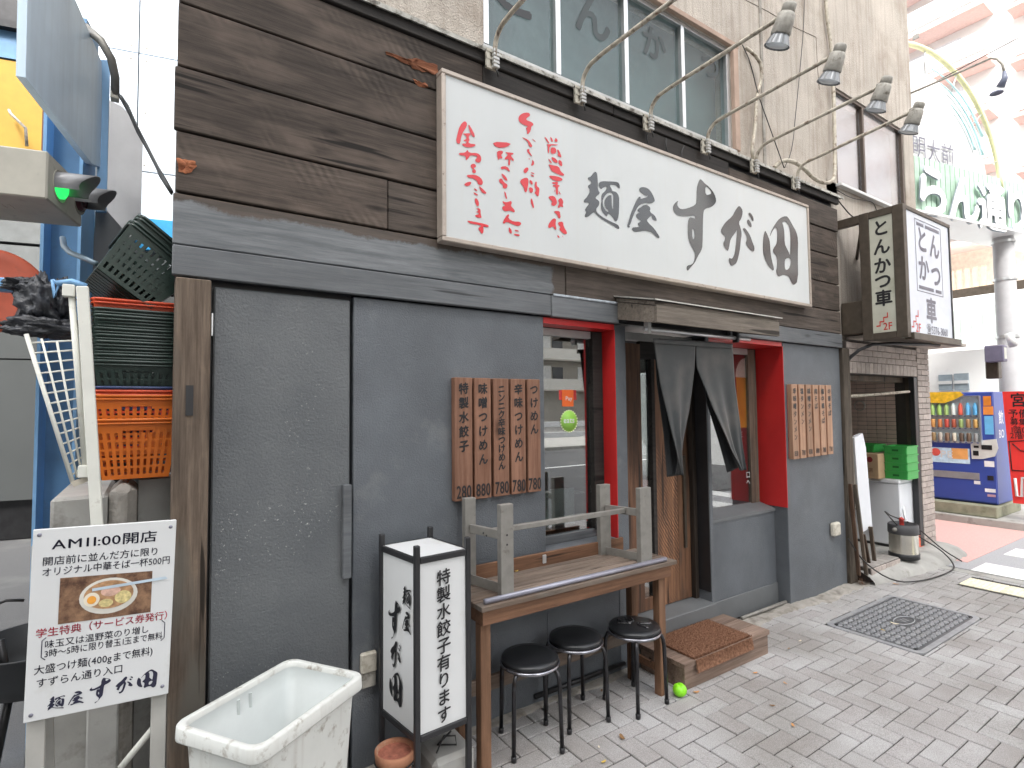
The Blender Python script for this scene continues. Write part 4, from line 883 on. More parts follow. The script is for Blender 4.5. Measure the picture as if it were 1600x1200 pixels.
for (px, py, s, mi, lb) in ((972, 1153, .020, 1, 'large brown leaf on the pavers below the stools'), (943, 1191, .012, 0, 'small yellow leaf on the pavers at the bottom edge of the photo'), (1180, 1052, .014, 3, 'orange leaf strip on the pavers beside the step corner'), (1227, 1068, .011, 3, 'thin orange leaf on the pavers in front of the step'), (1239, 1134, .013, 3, 'orange leaf alone on the middle of the pavers'),
                       (1207, 1103, .012, 1, 'dark round seed pod on the pavers'), (1250, 1002, .013, 2, 'white scrap on the pavers between step and manhole cover'), (1197, 1017, .009, 3, 'orange scrap at the right corner of the step'), (1232, 1014, .011, 1, 'brown leaf on the pavers right of the step'),
                       (1398, 975, .024, 2, 'white paper scrap on the manhole cover'), (1380, 985, .012, 0, 'yellow leaf on the manhole cover'), (936, 1168, .008, 2, 'white speck of litter below the stools'), (1400, 913, .022, 3, 'orange scrap at the foot of the concrete apron'), (1088, 1082, .016, 3, 'dry leaf between the green ball and the step'), (940, 1080, .012, 1, 'brown leaf between the stool legs')):
    q = onZ(px, py, .004); leaf(q, s, random.uniform(0, 6), m_lf[mi], lb)
# stools
m_vinyl2 = mat('black_vinyl', (.014, .015, .017), .32, var=.15, scale=8, bump=.25, bscale=30, spec=.5)
m_tube = mat('gunmetal_tube', (.05, .05, .055), .28, .75, var=.3, scale=20, dirt=((.03, .022, .016), .5, .7, 30))
SH = .415
def stool(label, loc, rz, seat='plain'):
    t = thing('round_stool', (0, 0, 0), label, 'stool', 'black round stools under the table')
    b = B().lathe((0, 0, SH-.03), [(.118, 0), (.134, .004), (.140, .014), (.134, .026), (.10, .031), (.0, .032)], 36); b.obj('seat', m_vinyl2, t)
    if seat == 'torn':
        w = B()
        for k in range(7):
            a0 = random.uniform(0, 6.28); pts = [(.02*math.cos(a0)+j*.018*math.cos(a0)+random.uniform(-.006, .006), .02*math.sin(a0)+j*.018*math.sin(a0)+random.uniform(-.006, .006), SH+.002) for j in range(5)]; w.tube(pts, .0065, 6)
        w.obj('tape_wrinkle', mat('shiny_black_tape', (.02, .02, .022), .12, spec=.8), t)
    B().tube([(.137*math.cos(k*math.pi/18), .137*math.sin(k*math.pi/18), SH-.034) for k in range(36)], .0085, 8, closed=True).obj('seat_ring', mat('chromed_ring', (.30, .30, .33), .2, .9), t)
    for k in range(4):
        a_ = k*math.pi/2+.4; ca, sa = math.cos(a_), math.sin(a_)
        pr = [(.06, SH-.045), (.125, SH-.045), (.142, SH-.052), (.152, SH-.075), (.157, SH-.11), (.165, .012)]
        lg_ = B().tube([(r_*ca, r_*sa, z) for r_, z in pr], .0105, 8).obj('leg', m_tube, t)
        B().lathe((.165*ca, .165*sa, .002), [(.0125, 0), (.0135, .022), (.011, .024)], 10, cap0=True, cap1=True).obj('rubber_foot', m_black, lg_)
    t.location = loc; t.rotation_euler.z = rz
    return t
# feet of the middle stool measured on the ground: direction of first foot
def face(cx, cy, fx, fy): return math.atan2(fy-cy, fx-cx)-.4
stool('black round stool with dull seat, middle of the three under the table', (1.872, -.214, 0), face(1.872, -.214, 1.967, -.338))
stool('black round stool nearest the lantern sign, leftmost of the three', (1.545, -.262, 0), face(1.545, -.262, 1.63, -.36)-.25)
stool('black round stool with shiny wrinkled taped seat, beside the step', (2.226, -.291, 0), face(2.226, -.291, 2.12, -.408), 'torn')

# ================================================================== STEP, MAT, BALL, MANHOLE
m_stepw = wood('step_plank_wood', (.15, .10, .075), (.34, .25, .20), 'x', .8, 20, .3)
sp_ = thing('wooden_step', (2.94, -.19, 0), 'low wooden step box in front of the sliding door', 'step')
B().box(2.535, 3.355, -.372, -.355, 0, .122, .002).obj('riser', m_stepw, sp_); B().box(2.535, 2.552, -.3545, -.04, 0, .122, .002).obj('side_board', m_stepw, sp_); B().box(3.338, 3.355, -.3545, -.04, 0, .122, .002).obj('side_board', m_stepw, sp_)
for i in range(3): B().box(2.525, 3.365, -.38+i*.115, -.38+(i+1)*.115-.003, .1225, .15, .002).obj('tread_plank', m_stepw, sp_)
# coir mat: real bristles
mb = B(); mx0, mx1 = 2.62, 3.16
def top(x, y):  # surface the mat lies on; it droops over the front edge
    if y > -.375: return .152
    return .152-(-.375-y)*3.2
mb.slab([(mx0, -.372, .1515), (mx1, -.372, .1515), (mx1, -.06, .1515), (mx0, -.06, .1515)], (0, 0, .012))
mb.slab([(mx0, -.396, .085), (mx1, -.396, .085), (mx1, -.3825, .1515), (mx0, -.3825, .1515)], (0, -.004, .002))
rnd = random.Random(3)
for k in range(16000):
    x = rnd.uniform(mx0-.004, mx1+.004); u = rnd.random()
    if u < .86: y = rnd.uniform(-.385, -.055); p0 = Vector((x, y, .158)); d = Vector((rnd.gauss(0, .35), rnd.gauss(0, .35)-.1, 1)).normalized()
    else: z = rnd.uniform(.08, .16); p0 = Vector((x, -.388, z)); d = Vector((rnd.gauss(0, .4), -1, rnd.gauss(-.2, .4))).normalized()
    L_ = rnd.uniform(.008, .018); s_ = Vector((rnd.uniform(-1, 1), rnd.uniform(-1, 1), 0)).normalized()*.0012
    mb.add([p0-s_, p0+s_, p0+d*L_], [(0, 1, 2)])
mb.obj('coir_mat', mat('brown_coir', (.20, .105, .066), .95, var=.45, scale=70, spec=.1), None, 'brown bristly coir doormat draped over the wooden step', 'doormat')
# green rubber ball, dented
q = onZ(1062, 1078, .035); bb = B(); vs = []; n, m_ = 28, 18
for j in range(m_+1):
    for i in range(n):
        th, ph = math.pi*j/m_, 2*math.pi*i/n; d = Vector((math.sin(th)*math.cos(ph), math.sin(th)*math.sin(ph), math.cos(th)))
        g = Vector((-.25, -.45, .86)).normalized(); crease = math.exp(-((d.dot(Vector((.85, -.3, .1)))+.02)/.16)**2)*max(0, d.dot(g))**1.2
        rr = .0385*(1-.30*crease+.012*math.sin(ph*14)*max(0, d.z)); vs.append((q.x+d.x*rr, q.y+d.y*rr, .036+d.z*rr*.93))
bb.add(vs, [(j*n+i, j*n+(i+1) % n, (j+1)*n+(i+1) % n, (j+1)*n+i) for j in range(m_) for i in range(n)], True)
bb.obj('dented_ball', mat('lime_green_rubber', (.25, .72, .02), .35, var=.03), None, 'small lime green dented ball on the pavers by the step corner', 'ball')
# manhole
m_iron = mat('cast_iron_cover', (.33, .335, .35), .5, .3, var=.15, scale=20, dirt=((.40, .40, .39), .5, .8, 8))
mh = thing('manhole_cover', ((MH[0]+MH[1])/2, (MH[2]+MH[3])/2, 0), 'rectangular cast iron manhole cover with star pattern set in the pavers', 'manhole cover')
x0, x1, y0, y1 = MH
def rrect(x0, x1, y0, y1, r, n=6):
    p = []
    for cx, cy, a0 in ((x1-r, y1-r, 0), (x0+r, y1-r, 90), (x0+r, y0+r, 180), (x1-r, y0+r, 270)):
        for k in range(n+1): a_ = rad(a0+90*k/n); p.append((cx+r*math.cos(a_), cy+r*math.sin(a_)))
    return p
o_, i_ = rrect(x0, x1, y0, y1, .06), rrect(x0+.035, x1-.035, y0+.035, y1-.035, .04); N = len(o_)
B().add([(a, b_, .004) for a, b_ in o_]+[(a, b_, .004) for a, b_ in i_]+[(a, b_, -.04) for a, b_ in o_]+[(a, b_, -.01) for a, b_ in i_],
        [(k, (k+1) % N, N+(k+1) % N, N+k) for k in range(N)]+[(k, (k+1) % N, 2*N+(k+1) % N, 2*N+k) for k in range(N)]+[(N+k, N+(k+1) % N, 3*N+(k+1) % N, 3*N+k) for k in range(N)]).obj('rim', m_iron, mh)
i2 = rrect(x0+.039, x1-.039, y0+.039, y1-.039, .038)
B().slab([(a, b_, -.012) for a, b_ in i2], (0, 0, .012)).obj('cover_plate', mat('dark_cast_iron', (.13, .133, .14), .5, .5, var=.2, scale=20), mh)
st_ = B(); k = 0; nx, ny = 24, 11
for i in range(nx):
    for j in range(ny):
        cx, cy = x0+.075+i*(x1-x0-.15)/(nx-1), y0+.075+j*(y1-y0-.15)/(ny-1); 
        if abs(cx-(x0+x1)/2) < .12 and abs(cy-(y0+y1)/2) < .07: continue
        if (i+j) % 2:
            for a_ in (0, 60, 120): d = Vector((math.cos(rad(a_)), math.sin(rad(a_)), 0))*.019; st_.bar(Vector((cx, cy, .0035))-d, Vector((cx, cy, .0035))+d, .008, .006)
        else: st_.lathe((cx, cy, 0), [(.018, 0), (.015, .0065)], 6, cap1=True, smooth=False)
st_.obj('raised_tread', m_iron, mh, kind='stuff')
cx, cy = (x0+x1)/2, (y0+y1)/2
B().tube([(cx+.11*math.cos(k*.3142), cy+.055*math.sin(k*.3142), .004) for k in range(20)], .004, 6, closed=True).obj('emblem_ring', m_iron, mh)
letters('W', (cx, cy, .0055), (1, 0, 0), (0, 1, 0), .09, bold=.0).obj('emblem_letter', m_iron, mh)
for cx_, cy_ in ((x0+.06, y0+.06), (x1-.06, y1-.06), (x0+.06, y1-.06), (x1-.06, y0+.06)): B().box(cx_-.012, cx_+.012, cy_-.008, cy_+.008, .0, .007).obj('lift_slot', m_black, mh)
# pipe at the wall foot
B().tube([(3.36, .03, .03), (3.62, .02, .028)], .012, 8).obj('drain_pipe', m_bgrey, None, 'short grey pipe at the wall foot next to the step', 'pipe')
B().tube([(3.68, .03, .03), (4.27, .03, .03)], .013, 8).obj('drain_pipe', m_bgrey, None, 'longer grey pipe at the wall foot under the red framed window', 'pipe')
B().tube([(1.75, -.016, .05), (2.42, -.016, .05)], .014, 8).obj('drain_pipe', m_darksteel, None, 'dark pipe along the wall foot behind the stools', 'pipe')

# ================================================================== LANTERN SIGN
lz0, lz1 = .30, 1.0
LA, LB_, LC, LD = Vector((.905, -.385, 0)), Vector((.865, -.10, 0)), Vector((1.105, -.085, 0)), Vector((1.145, -.372, 0))  # front, left/back, back, right
ln = thing('lantern_sign', (1.0, -.235, 0), 'tall white square lantern sign with black frame and brush lettering, standing by the table', 'sign')
cs = [LA, LB_, LC, LD]
for c in cs: B().box(c.x-.0115, c.x+.0115, c.y-.0115, c.y+.0115, 0, lz1+.05, .003).obj('post', m_black, ln)
for k in range(4):
    a, c = cs[k], cs[(k+1) % 4]; d = (c-a).normalized()
    for z in (lz0-.012, lz1-.012): B().bar(a+d*.0125+Vector((0, 0, z)), c-d*.0125+Vector((0, 0, z)), .018, .024, bev=.002).obj('rail', m_black, ln)
    nrm = Vector((0, 0, 1)).cross(d)
    pa = [a+d*.012+Vector((0, 0, lz0+.001)), c-d*.012+Vector((0, 0, lz0+.001)), c-d*.012+Vector((0, 0, lz1-.025)), a+d*.012+Vector((0, 0, lz1-.025))]
    B().slab(pa, d.cross(Vector((0, 0, 1)))*.004).obj('panel', m_white, ln)
B().slab([c+Vector((0, 0, lz1-.004)) for c in cs], (0, 0, .004)).obj('top_panel', m_white, ln)
B().slab([c+Vector((0, 0, lz0-.02)) for c in cs], (0, 0, .004)).obj('bottom_panel', m_black, ln)
dF = (LD-LA).normalized(); nF = dF.cross(Vector((0, 0, 1)));  # outward normal of the right-hand (street) face
if nF.y > 0: nF = -nF
mid = (LA+LD)/2+nF*.0062
letters('特製水餃子有ります', mid+Vector((0, 0, lz1-.095)), dF, (0, 0, 1), .068, vertical=True, bold=.035, skew=.12, sp=1.02).obj('lettering', m_ink, ln)
dL = (LA-LB_).normalized(); nL = dL.cross(Vector((0, 0, 1)))
if nL.x > 0: nL = -nL
midL = (LA+LB_)/2+nL*.0062
for ch, du, z, sz in (('麺', .075, .17, .085), ('屋', .075, .27, .085), ('す', -.025, .29, .17), ('が', -.015, .43, .115), ('田', -.015, .565, .135)):
    letters(ch, midL+dL*du+Vector((0, 0, lz1-z)), dL, (0, 0, 1), sz, brush=True, sx=.85).obj('brush_letter', m_ink, ln)
# pot, stone below
q = onZ(617, 1168, .21); pot = thing('terracotta_pot', (q.x, q.y, 0), 'terracotta pot filled with reddish sand behind the lantern sign', 'pot')
B().lathe((q.x, q.y, .0), [(.052, 0), (.07, .16), (.078, .163), (.082, .205), (.073, .207), (.068, .19)], 28, cap0=True).obj('pot_body', mat('terracotta', (.46, .21, .12), .8, var=.2, scale=14, dirt=((.5, .42, .33), .55, .75, 18)), pot)
B().lathe((q.x, q.y, .0), [(.0, .188), (.03, .194), (.069, .19)], 24).obj('sand', mat('red_sand', (.42, .15, .10), .95, var=.3, scale=40, bump=1, bscale=60), pot)
B().tube([(q.x+.0795*math.cos(k*.2618), q.y+.0795*math.sin(k*.2618), .162) for k in range(24)], .004, 6, closed=True).obj('wire_band', m_wire, pot)
sb = B().box(1.0, 1.20, -.34, -.12, 0, .14, .02).obj('stone_block', m_concrete, None, 'grey stone block on the ground under the lantern sign', 'block')
B().tube([(1.03, -.30, .15), (1.08, -.27, .19), (1.13, -.28, .18), (1.12, -.31, .16), (1.06, -.25, .15), (1.15, -.2, .155)], .004, 6).obj('coiled_cable', m_wire, None, 'black cable curled on the stone block under the lantern', 'cable')

# ================================================================== PLASTIC BIN
bc = Vector((.378, -.405, 0)); ang = rad(90-56); ca, sa = math.cos(ang), math.sin(ang); RH = .62
def ring(hl, hs, r, z, n=7):
    p = []
    for sx_, sy_, a0 in ((1, 1, 0), (-1, 1, 90), (-1, -1, 180), (1, -1, 270)):
        for k in range(n+1): a_ = rad(a0+90*k/n); x, y = sx_*(hl-r)+r*math.cos(a_), sy_*(hs-r)+r*math.sin(a_); p.append(Vector((bc.x+x*ca-y*sa, bc.y+x*sa+y*ca, z)))
    return p
def loft(b, rings, cap=None):
    n = len(rings[0]); vs = [v for r in rings for v in r]; fs = [(i*n+k, i*n+(k+1) % n, (i+1)*n+(k+1) % n, (i+1)*n+k) for i in range(len(rings)-1) for k in range(n)]
    if cap is not None: fs.append(tuple(cap*n+k for k in range(n)))
    return b.add(vs, fs, True)
m_bin = mat('dirty_white_plastic', (.60, .61, .58), .5, var=.06, scale=6, bump=.2, bscale=60, dirt=((.27, .24, .20), .55, .68, 16), rnd=False, streak=((.38, .35, .31), .55, .75, .5))
m_binin = mat('grey_plastic_inside', (.52, .55, .54), .5, var=.05)
hl, hsd = .245, .178
bi = thing('plastic_bin', bc[:], 'open dirty white rectangular plastic bin in front of the grey door', 'bin')
loft(B(), [ring(hl-.06, hsd-.05, .035, 0), ring(hl-.035, hsd-.03, .037, .30), ring(hl-.022, hsd-.018, .038, RH-.085), ring(hl-.018, hsd-.014, .038, RH-.045)], 0).obj('bin_body', m_bin, bi)
loft(B(), [ring(hl-.016, hsd-.012, .04, RH-.046), ring(hl+.007, hsd+.007, .045, RH-.046), ring(hl+.0075, hsd+.0075, .045, RH-.042), ring(hl+.006, hsd+.006, .045, RH-.006), ring(hl+.002, hsd+.002, .044, RH-.0005), ring(hl-.013, hsd-.013, .04, RH), ring(hl-.017, hsd-.017, .038, RH-.003), ring(hl-.019, hsd-.019, .037, RH-.02)]).obj('rim', m_bin, bi)
loft(B(), [ring(hl-.0195, hsd-.0195, .037, RH-.018), ring(hl-.025, hsd-.024, .037, RH-.08), ring(hl-.034, hsd-.032, .037, RH-.082), ring(hl-.065, hsd-.055, .035, .02)], 3).obj('inner_lining', m_binin, bi)
ribs = B()
for s_ in (-.02, .03):
    x, y = s_, (hsd-.0235); P0 = Vector((bc.x+x*ca-y*sa, bc.y+x*sa+y*ca, 0)); ribs.bar(P0+Vector((0, 0, RH-.085)), P0+Vector((0, 0, RH-.03)), .010, .006)
ribs.obj('rib', m_binin, bi)

# ================================================================== A-FRAME SIGNBOARD (left)
mn = thing('menu_signboard', (-.11, -.22, 0), 'white printed noodle shop signboard with bowl photograph on grey legs, at the left', 'sign')
MB = Vector((-.115, -.2, 0)); NB = Vector((.11, -1, .02)).normalized()
P0 = Vector((-.11, -.22, .95))
tl, tr, br_, bl_ = [onP(a, b_, P0, NB) for a, b_ in ((52, 828), (276, 812), (263, 1084), (36, 1131))]
B().slab([tl, tr, br_, bl_], -NB*.012).obj('board', m_white, mn); bevel_all([o for o in COL.objects if o.parent == mn][0], .002)
ub = ((tr-tl)+(br_-bl_)).normalized(); vb = ((tl-bl_)+(tr-br_)).normalized(); Wd = ((tr-tl).length+(br_-bl_).length)/2; Hd = ((tl-bl_).length+(tr-br_).length)/2
def mp(u, v, e=.0012): # u,v in 0..1 bilinear on the board, lifted off it
    return (bl_*(1-u)*(1-v)+br_*u*(1-v)+tl*(1-u)*v+tr*u*v)+NB*e
m_navy = mat('navy_ink', (.018, .018, .045), .4)
def line(s, u0, u1, v, sz, mt, bold=.012, nm='lettering', brush=False, dv=0):
    b = letters(s, (0, 0, 0), (1, 0, 0), (0, 0, 1), 1, bold=bold, center=False, b=B(), brush=brush)
    xs = [q[0] for q in b.v]; a0, a1 = min(xs), max(xs); o = B()
    o.add([mp(u0+(u1-u0)*(q[0]-a0)/(a1-a0), v+q[2]*sz/Hd+dv*(q[0]-a0)/(a1-a0)) for q in b.v], b.f); o.obj(nm, mt, mn)
line('AM11:00開店', .12, .85, .915, .040, m_navy, .02)
line('開店前に並んだ方に限り', .07, .86, .827, .029, m_navy)
line('オリジナル中華そば一杯500円', .07, .96, .770, .029, m_navy)
line('学生特典（サービス券発行）', .05, .96, .452, .029, mat('pinkish_red_ink', (.62, .05, .09), .4), .02)
line('味玉又は温野菜のり増し', .11, .82, .388, .026, m_navy); line('3時～5時に限り替玉1玉まで無料', .11, .93, .340, .026, m_navy)
line('大盛つけ麺(400gまで無料)', .05, .86, .262, .030, m_navy); line('すずらん通り入口', .07, .64, .193, .029, m_navy)
b = B()
for u_, s_ in ((.09, 1), (.945, -1)): b.tube([mp(u_+.025*s_, .425), mp(u_, .41), mp(u_, .325), mp(u_+.025*s_, .31)], .0012, 4)
b.obj('bracket_mark', m_navy, mn)
for ch, u_, v_, sz in (('麺', .20, .075, .042), ('屋', .33, .08, .040), ('す', .49, .095, .074), ('が', .66, .10, .050), ('田', .83, .105, .060)):
    vs, fs, _ = BR[ch]; B().add([mp(u_+(q[0]-.5)*sz/Wd*1.05, v_+(q[1]-.38)*sz/Hd, .0013) for q in vs], fs).obj('brush_letter', m_navy, mn)
# printed bowl picture (flat print)
def print_mat():
    mt, n, l, p = _base('printed_brown_photo'); co = _coord(n, l, (1, 1, 1), False)
    f = _noise(n, l, co, 22, 6, .7); l.new(_mix(n, l, _ramp(n, l, f, .35, .7), (.07, .03, .018), (.36, .21, .12)), p.inputs['Base Color']); p.inputs['Roughness'].default_value = .35; return mt
B().add([mp(.185, .485), mp(.83, .482), mp(.83, .715), mp(.185, .73)], [(0, 1, 2, 3)]).obj('photo_print', print_mat(), mn)
def ell(cu, cv, ru, rv, e, n=28, a0=0, a1=360): return [mp(cu+ru*math.cos(rad(a0+(a1-a0)*k/n)), cv+rv*math.sin(rad(a0+(a1-a0)*k/n)), e) for k in range(n)]
def disc(cu, cv, ru, rv, e, mt, nm): B().add(ell(cu, cv, ru, rv, e), [tuple(range(28))]).obj(nm, mt, mn)
disc(.52, .605, .205, .098, .0018, mat('print_bowl_white', (.66, .64, .58), .35), 'printed_bowl')
disc(.52, .612, .175, .077, .0024, mat('print_soup', (.42, .24, .12), .35, var=.4, scale=60), 'printed_soup')
disc(.40, .595, .055, .038, .0030, mat('print_egg_white', (.75, .68, .55), .35), 'printed_egg'); disc(.40, .593, .032, .022, .0034, mat('print_yolk', (.75, .33, .05), .35), 'printed_egg_yolk')
disc(.53, .63, .07, .028, .0030, mat('print_pork', (.66, .42, .33), .35, var=.3, scale=50), 'printed_pork'); disc(.62, .59, .06, .035, .0030, mat('print_noodles', (.62, .52, .24), .4, var=.35, scale=90), 'printed_noodles'); disc(.50, .567, .05, .022, .0030, mat('print_noodles', (.62, .52, .24)), 'printed_noodles')
B().add([mp(.40, .640, .0042), mp(.95, .662, .0042), mp(.93, .676, .0042), mp(.40, .656, .0042)], [(0, 1, 2, 3)]).obj('peeling_tape', mat('bluish_tape', (.5, .6, .68), .3), mn)
for u_, v_ in ((.04, .97), (.955, .96), (.045, .035), (.95, .05)):
    B().lathe(mp(u_, v_, 0), [(.006, .001), (.005, .002), (0, .0026)], 10, NB).obj('screw', mat('screw_grey', (.25, .25, .3), .4, .6), mn)
for u_ in (.075, .93):
    a = mp(u_, .05, -.02); B().box(a.x-.022, a.x+.022, a.y-.001, a.y+.028, .0, tl.z-.05, .002).obj('leg', mat('grey_leg', (.42, .41, .38), .6, var=.1), mn)
    B().bar((a.x, a.y+.03, tl.z-.1), (a.x, a.y+.45, 0.01), .03, .02).obj('rear_leg', mat('grey_leg', (.42, .41, .38), .6), mn)

# small wall fittings
def outlet(px0, px1, py0, py1, lab, Y=-.03):
    a, c = onY(px0, py0, Y), onY(px1, py1, Y); t = thing('outdoor_socket', ((a.x+c.x)/2, 0, c.z), lab, 'socket')
    B().box(a.x, c.x, Y, -.001, (a.z+c.z)/2-.01, a.z, .006).obj('cover', m_cream, t); B().box(a.x+.004, c.x-.004, Y+.008, -.001, c.z, (a.z+c.z)/2-.012, .004).obj('plug_box', m_lampgrey, t)
outlet(565, 590, 1024, 1072, 'white outdoor socket with dirty lower half, on the wall left of the lantern sign')
a = onY(1303, 818, -.04); s2 = thing('outdoor_socket', (a.x+.05, 0, a.z-.1), 'white outdoor socket with black cord, at the foot of the right-hand wall', 'socket')
B().box(a.x, a.x+.115, -.045, -.001, a.z-.115, a.z, .012).obj('cover', m_cream, s2)
hz0, hz1 = onY(541, 903, -.02).z, onY(541, 757, -.02).z; hx = onY(541, 830, -.02).x
B().box(hx-.018, hx+.02, -.035, -.0045, hz0, hz1, .003).obj('pull_bar', m_greywood, shop, label='grey wooden pull bar on the door seam')
B().box(.198, .203, -.008, -.001, 1.9, 1.99).obj('hinge', m_alu, shop)
# things in and on the windows
G1 = .1395; G2 = .2495
q = onY(887, 622, G1); dc = thing('pay_sticker', (q.x, G1, q.z-.05), 'orange square Pay sticker on the left window', 'sticker')
a, c = onY(878, 609, G1), onY(896, 635, G1); B().box(a.x, c.x, G1-.0012, G1-.0002, c.z, a.z).obj('sticker_face', mat('orange_print', (.72, .13, .02), .5), dc)
letters('Pay', ((a.x+c.x)/2+.008, G1-.0016, (a.z+c.z)/2), (1, 0, 0), uz, .036, bold=.01).obj('lettering', m_white, dc)
q = onY(889, 658, G1); g2 = thing('eats_sticker', (q.x, G1, q.z-.07), 'round green eats sticker on the left window', 'sticker')
B().lathe((q.x, G1-.0002, q.z), [(.066, 0), (.066, .0008), (0, .0009)], 32, (0, -1, 0)).obj('sticker_face', mat('green_print', (.30, .60, .09), .5), g2)
bb = B()
for k in range(24):
    a_ = 2*math.pi*k/24; bb.box(q.x+.066*math.cos(a_)-.005, q.x+.066*math.cos(a_)+.005, G1-.0015, G1-.0012, q.z+.066*math.sin(a_)-.0035, q.z+.066*math.sin(a_)+.0035)
bb.obj('dashed_edge', mat('pale_yellow_print', (.8, .85, .5), .5), g2)
letters('eats', (q.x, G1-.0018, q.z+.008), (1, 0, 0), uz, .05, bold=.03).obj('lettering', m_white, g2)
# inside the left window: tray, paper, dark bottle
B().box(1.86, 2.22, .19, .20, .88, 1.10, .002).obj('white_board', mat('pale_green_white', (.55, .62, .60), .4), None, 'pale white board standing inside the left window', 'board')
B().box(2.08, 2.32, .21, .42, 1.055, 1.065).obj('paper_pad', m_white, None, 'white paper pad on the ledge inside the left window', 'paper')
B().box(1.84, 2.35, .20, .5, .80, .86).obj('inner_ledge', m_int, shop)
B().lathe((2.03, .27, .86), [(.045, 0), (.045, .37), (.03, .40)], 16, cap1=True).obj('dark_canister', m_black, None, 'dark tall canister inside the left window', 'canister')
bt = thing('small_bottles', (2.36, .10, .845), 'dark sauce jar on the window sill behind the bench legs', 'jar')
B().lathe((2.33, .10, .845), [(.0, 0), (.018, 0), (.018, .03), (.010, .04), (.010, .05), (0, .05)], 12).obj('jar_body', m_black, bt)
# beer poster inside right window
pw = thing('beer_poster', (3.95, .30, .85), 'beer poster with foaming glass inside the right window', 'poster')
yq = .262; a = onY(1140, 545, yq); xl, xr = onY(1140, 640, yq).x, onY(1190, 640, yq).x; zt = onY(1165, 548, yq).z; zb = onY(1165, 790, yq).z; zm = onY(1165, 668, yq).z
print('poster', xl, xr, zt, zb)
B().box(xl, xr, yq, yq+.004, zb, zt).obj('poster_sheet', mat('dark_maroon_print', (.07, .035, .038), .5), pw)
cx = onY(1166, 600, yq).x; zz = onY(1166, 590, yq).z; zg = zm
B().add([(cx-.13, yq-.001, zg), (cx+.12, yq-.001, zg), (cx+.13, yq-.001, zz), (cx-.14, yq-.001, zz)], [(0, 1, 2, 3)]).obj('printed_beer', mat('orange_beer_print', (.90, .42, .05), .5, var=.2, scale=8), pw)
zf = onY(1166, 560, yq).z
B().add([(cx+.15*math.cos(rad(k*12)), yq-.002, zz+.0+(zf-zz)*math.sin(rad(k*12))) for k in range(0, 16)]+[(cx-.15, yq-.002, zz-.05), (cx+.14, yq-.002, zz-.06)][0:0], [tuple(range(16))]).obj('printed_foam', mat('cream_foam_print', (.90, .82, .74), .5, var=.1), pw)
B().box(xl+.02, xl+.10, yq-.002, yq-.0012, zg+.02, zg+.12).obj('printed_label', mat('orange_print', (.72, .13, .02), .5), pw)
letters('スーパードライ', (cx+.01, yq-.003, zm-.04), (1, 0, 0), uz, .048, vertical=True, bold=.02, sp=1.0).obj('lettering', m_white, pw)
letters('生', (cx-.10, yq-.003, zm-.05), (1, 0, 0), uz, .06, bold=.02).obj('lettering', m_white, pw)
letters('口へ', (cx-.03, G2-.0006, onY(1166, 742, G2).z), (1, 0, 0), uz, .06, vertical=True, bold=.01).obj('lettering', m_white, pw)
a = onY(1192, 782, G2); sk = thing('safety_sticker', (a.x, G2, a.z-.06), 'small white sticker with red and yellow arch emblem at the window corner', 'sticker')
B().box(a.x-.035, a.x+.035, G2-.0012, G2-.0003, a.z-.062, a.z+.055).obj('sticker_face', m_white, sk)
B().lathe((a.x, G2-.0013, a.z+.008), [(.028, 0), (0, .0006)], 20, (0, -1, 0)).obj('yellow_disc', mat('yellow_print', (.8, .55, .05), .5), sk); B().lathe((a.x, G2-.0021, a.z-.002), [(.017, 0), (0, .0004)], 8, (0, -1, 0)).obj('red_emblem', m_rl, sk)
# ================================================================== LEFT ALLEY (its buildings stand turned 13 degrees)
VA = Vector((.225, .974, 0)).normalized(); VB = Vector((.974, -.225, 0)).normalized(); VZ = Vector((0, 0, 1)); L0 = Vector((-.3, 0, 0))
def onA(x, y, s, **k): return onP(x, y, L0+VA*s, VA)
def obox(P, da, db, dz, la=VA, lb=VB):
    """box from corner P, lengths along VA, VB and z"""
    b = B(); vs = [P+la*(da if i & 1 else 0)+lb*(db if i & 2 else 0)+VZ*(dz if i & 4 else 0) for i in range(8)]
    return b.add(vs, [(0, 1, 3, 2), (4, 6, 7, 5), (0, 4, 5, 1), (2, 3, 7, 6), (0, 2, 6, 4), (1, 5, 7, 3)])
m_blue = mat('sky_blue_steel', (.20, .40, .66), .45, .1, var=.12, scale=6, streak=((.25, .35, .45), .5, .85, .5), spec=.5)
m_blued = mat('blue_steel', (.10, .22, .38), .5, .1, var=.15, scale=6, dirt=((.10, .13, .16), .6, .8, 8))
m_wpanel = mat('white_cladding', (.60, .67, .74), .5, var=.02, scale=2)
m_gbuild = mat('grey_metal_cladding', (.065, .07, .07), .6, var=.06, scale=2)
